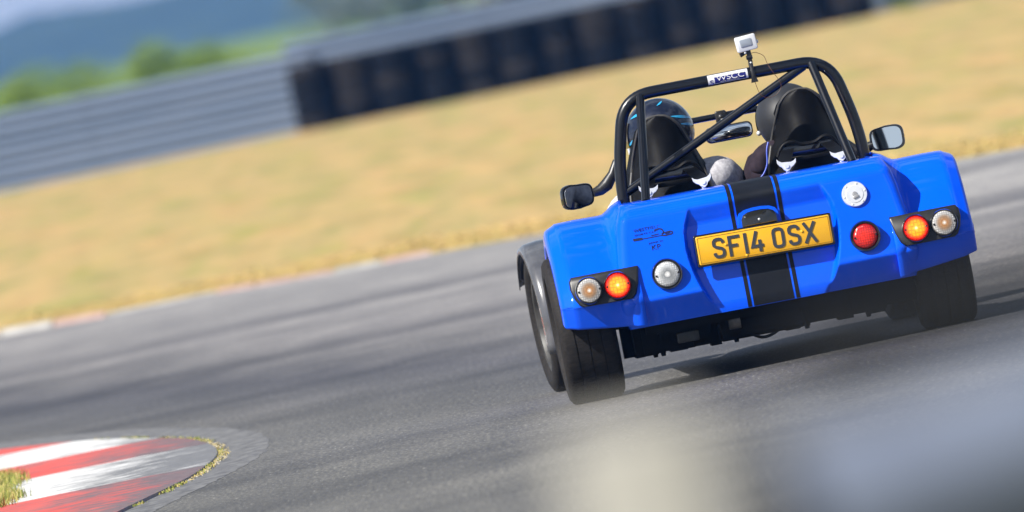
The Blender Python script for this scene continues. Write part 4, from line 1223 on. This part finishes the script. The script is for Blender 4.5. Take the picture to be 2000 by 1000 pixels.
def flash(h, T, pts, w, rx, rz):
    mb = MB(); rows = []
    for i, (az, el) in enumerate(pts):
        k = w * math.sin(math.pi * (i + .4) / (len(pts) - .2))
        row = []
        for s_ in (-1, 0, 1):
            a, e2 = R(az), R(el + s_ * k)
            c_ = math.sin(e2)
            fx = (rx + .002) * (1 - .10 * sstep(.2, -1, c_)); fy = (rx + .002) * 1.12 * (1 + (.10 * sstep(.3, -.6, c_) if math.sin(a) > 0 else -.10 * sstep(.1, -.9, c_)))
            row.append(T @ Vector((fx * math.cos(e2) * math.cos(a), fy * math.cos(e2) * math.sin(a), (rz + .002) * c_)))
        rows.append(row)
    mb.grid(rows); return mb.build('helmet_flash', CYAN, h, body=True)
lin = lambda a, b_, n=8: [(a[0] + (b_[0] - a[0]) * i / (n - 1), a[1] + (b_[1] - a[1]) * i / (n - 1)) for i in range(n)]
flash(h1, T1, lin((-98, 26), (-45, 17)), 2.6, .132, .142)
flash(h1, T1, lin((-84, 11), (-46, 6)), 2.2, .132, .142)
flash(h1, T1, lin((-118, 52), (-95, 62)), 2.2, .132, .142)
flash(h1, T1, catmull([(-140, 8), (-160, 4), (-176, -2), (-200, -12)], 4), 2.4, .132, .142)
flash(h1, T1, catmull([(-142, -2), (-160, -5), (-178, -10), (-200, -20)], 4), 2.0, .132, .142)
flash(h1, T1, catmull([(-160, -12), (-168, -26), (-178, -34), (-190, -24)], 4), 2.4, .132, .142)
flash(h1, T1, catmull([(-150, 36), (-165, 40), (-185, 34)], 4), 3.0, .132, .142)
# chin strap tab and helmet details
mb = MB(); mb.tube([T1 @ Vector((-.131, .03, -.03)), T1 @ Vector((-.121, .035, -.11)), T1 @ Vector((-.11, .04, -.15))], .006, 8); mb.build('visor_edge', WHITEP, h1, body=True)
mb = MB(); mb.sphere(tuple(T2 @ Vector((-.123, .02, -.035))), .010, 12, 8); mb.build('visor_pivot', STEEL, h2, body=True)
rows = []
for i in range(4):
    e2 = R(40 + i * 3.0 + 8); rows.append([T2 @ Vector(((.1285) * math.cos(e2) * math.cos(R(a)), .1285 * 1.12 * math.cos(e2) * math.sin(R(a)), .1385 * math.sin(e2))) for a in range(20, 181 - 20 + 1, 8)])
mb = MB(); mb.grid(rows); mb.build('helmet_vent', GLOSSBLACK, h2, body=True)
# hood bunched behind the driver's neck
J = [((.075, .42, .70), .045), ((.085, .43, .745), .055), ((.115, .43, .79), .045), ((.17, .41, .80), .04), ((.24, .40, .80), .04)]
hd_ = skinned('hood', J, [(0, 1), (1, 2), (2, 3), (3, 4)], DARKHOOD, p2, 2); hd_.location = -Vector(b2)

# ================================================================== ACTION CAMERA ON THE ROLL CAGE
cbase = BODY_T @ Vector((.107, HY, 1.128))
ac = tag(empty('action_camera', CARM @ cbase, R(YAW)), 'small white action camera clipped upright on top of the roll cage', 'action camera')
CM = Matrix.Translation((.004, 0, -.002)) @ Matrix.Rotation(R(-3), 4, 'Y')
mb = MB(); mb.rbox(-.040, .040, -.018, .022, .064, .124, .007, M=CM); hs = mb.build('housing', WHITEP, ac)
mb = MB(); mb.rbox(-.024, .022, -.0205, -.016, .080, .110, .004, M=CM); mb.build('screen', SCREEN, hs)
mb = MB(); mb.rbox(-.034, .026, -.015, .02, .1225, .1275, .002, M=CM); mb.build('latch', BLACK, hs)
mb = MB(); mb.lathe([(.038, .007), (.046, .007), (.047, .004)], 'X', 14, M=CM @ Matrix.Translation((0, 0, .090))); mb.build('button', STEEL, hs)
mb = MB(); mb.lathe([(.0, .017), (.014, .019), (.016, .012)], 'Y', 20, M=CM @ Matrix.Translation((.014, .022, .097))); mb.build('camera_lens', GLOSSBLACK, hs)
mb = MB()
mb.rbox(-.009, .009, -.008, .008, .036, .066, .004, M=CM); mb.tube([CM @ Vector((-.034, -.002, .054)), CM @ Vector((-.012, 0, .058))], [.009, .006], 10)
mb.rbox(-.008, .009, -.007, .007, .012, .040, .004); mb.lathe([(-.012, .008), (.012, .008)], 'X', 12, M=Matrix.Translation((0, -.004, .036)))
mb.build('mount_arm', BLACK, ac)
mb = MB(); mb.sphere((-.012, -.010, .056), .0055, 10, 6); mb.sphere((.001, -.012, .010), (.005, .004, .009), 10, 6); mb.build('thumb_screw', STEEL, ac)
mb = MB()
# clip jaws gripping the tube
mb.tube([(0, -.002, .012), (0, -.018, .003), (0, -.0285, -.012), (0, -.030, -.028), (0, -.026, -.046)], [.009, .008, .007, .008, .010], 10)
mb.tube([(0, .002, .012), (0, .018, .003), (0, .0285, -.012), (0, .030, -.028), (0, .026, -.046)], [.009, .008, .007, .008, .010], 10)
mb.prism([(-.014, -.062), (.014, -.062), (.010, -.046), (.006, -.036), (-.006, -.036), (-.010, -.046)], -.034, -.024)
mb.build('clip', BLACK, ac)
mb = MB(); mb.tube(catmull([(.008, 0, .05), (.03, .0, .048), (.055, .0, .03), (.062, -.01, .0), (.072, -.03, -.03), (.09, -.03, -.07), (.095, -.03, -.10), (.07, -.03, -.125), (.035, -.03, -.13), (.01, -.03, -.11), (0, -.03, -.06)], 5), .0012, 6)
mb.build('tether', mat('tether_brown', (.09, .03, .015), .5), ac)
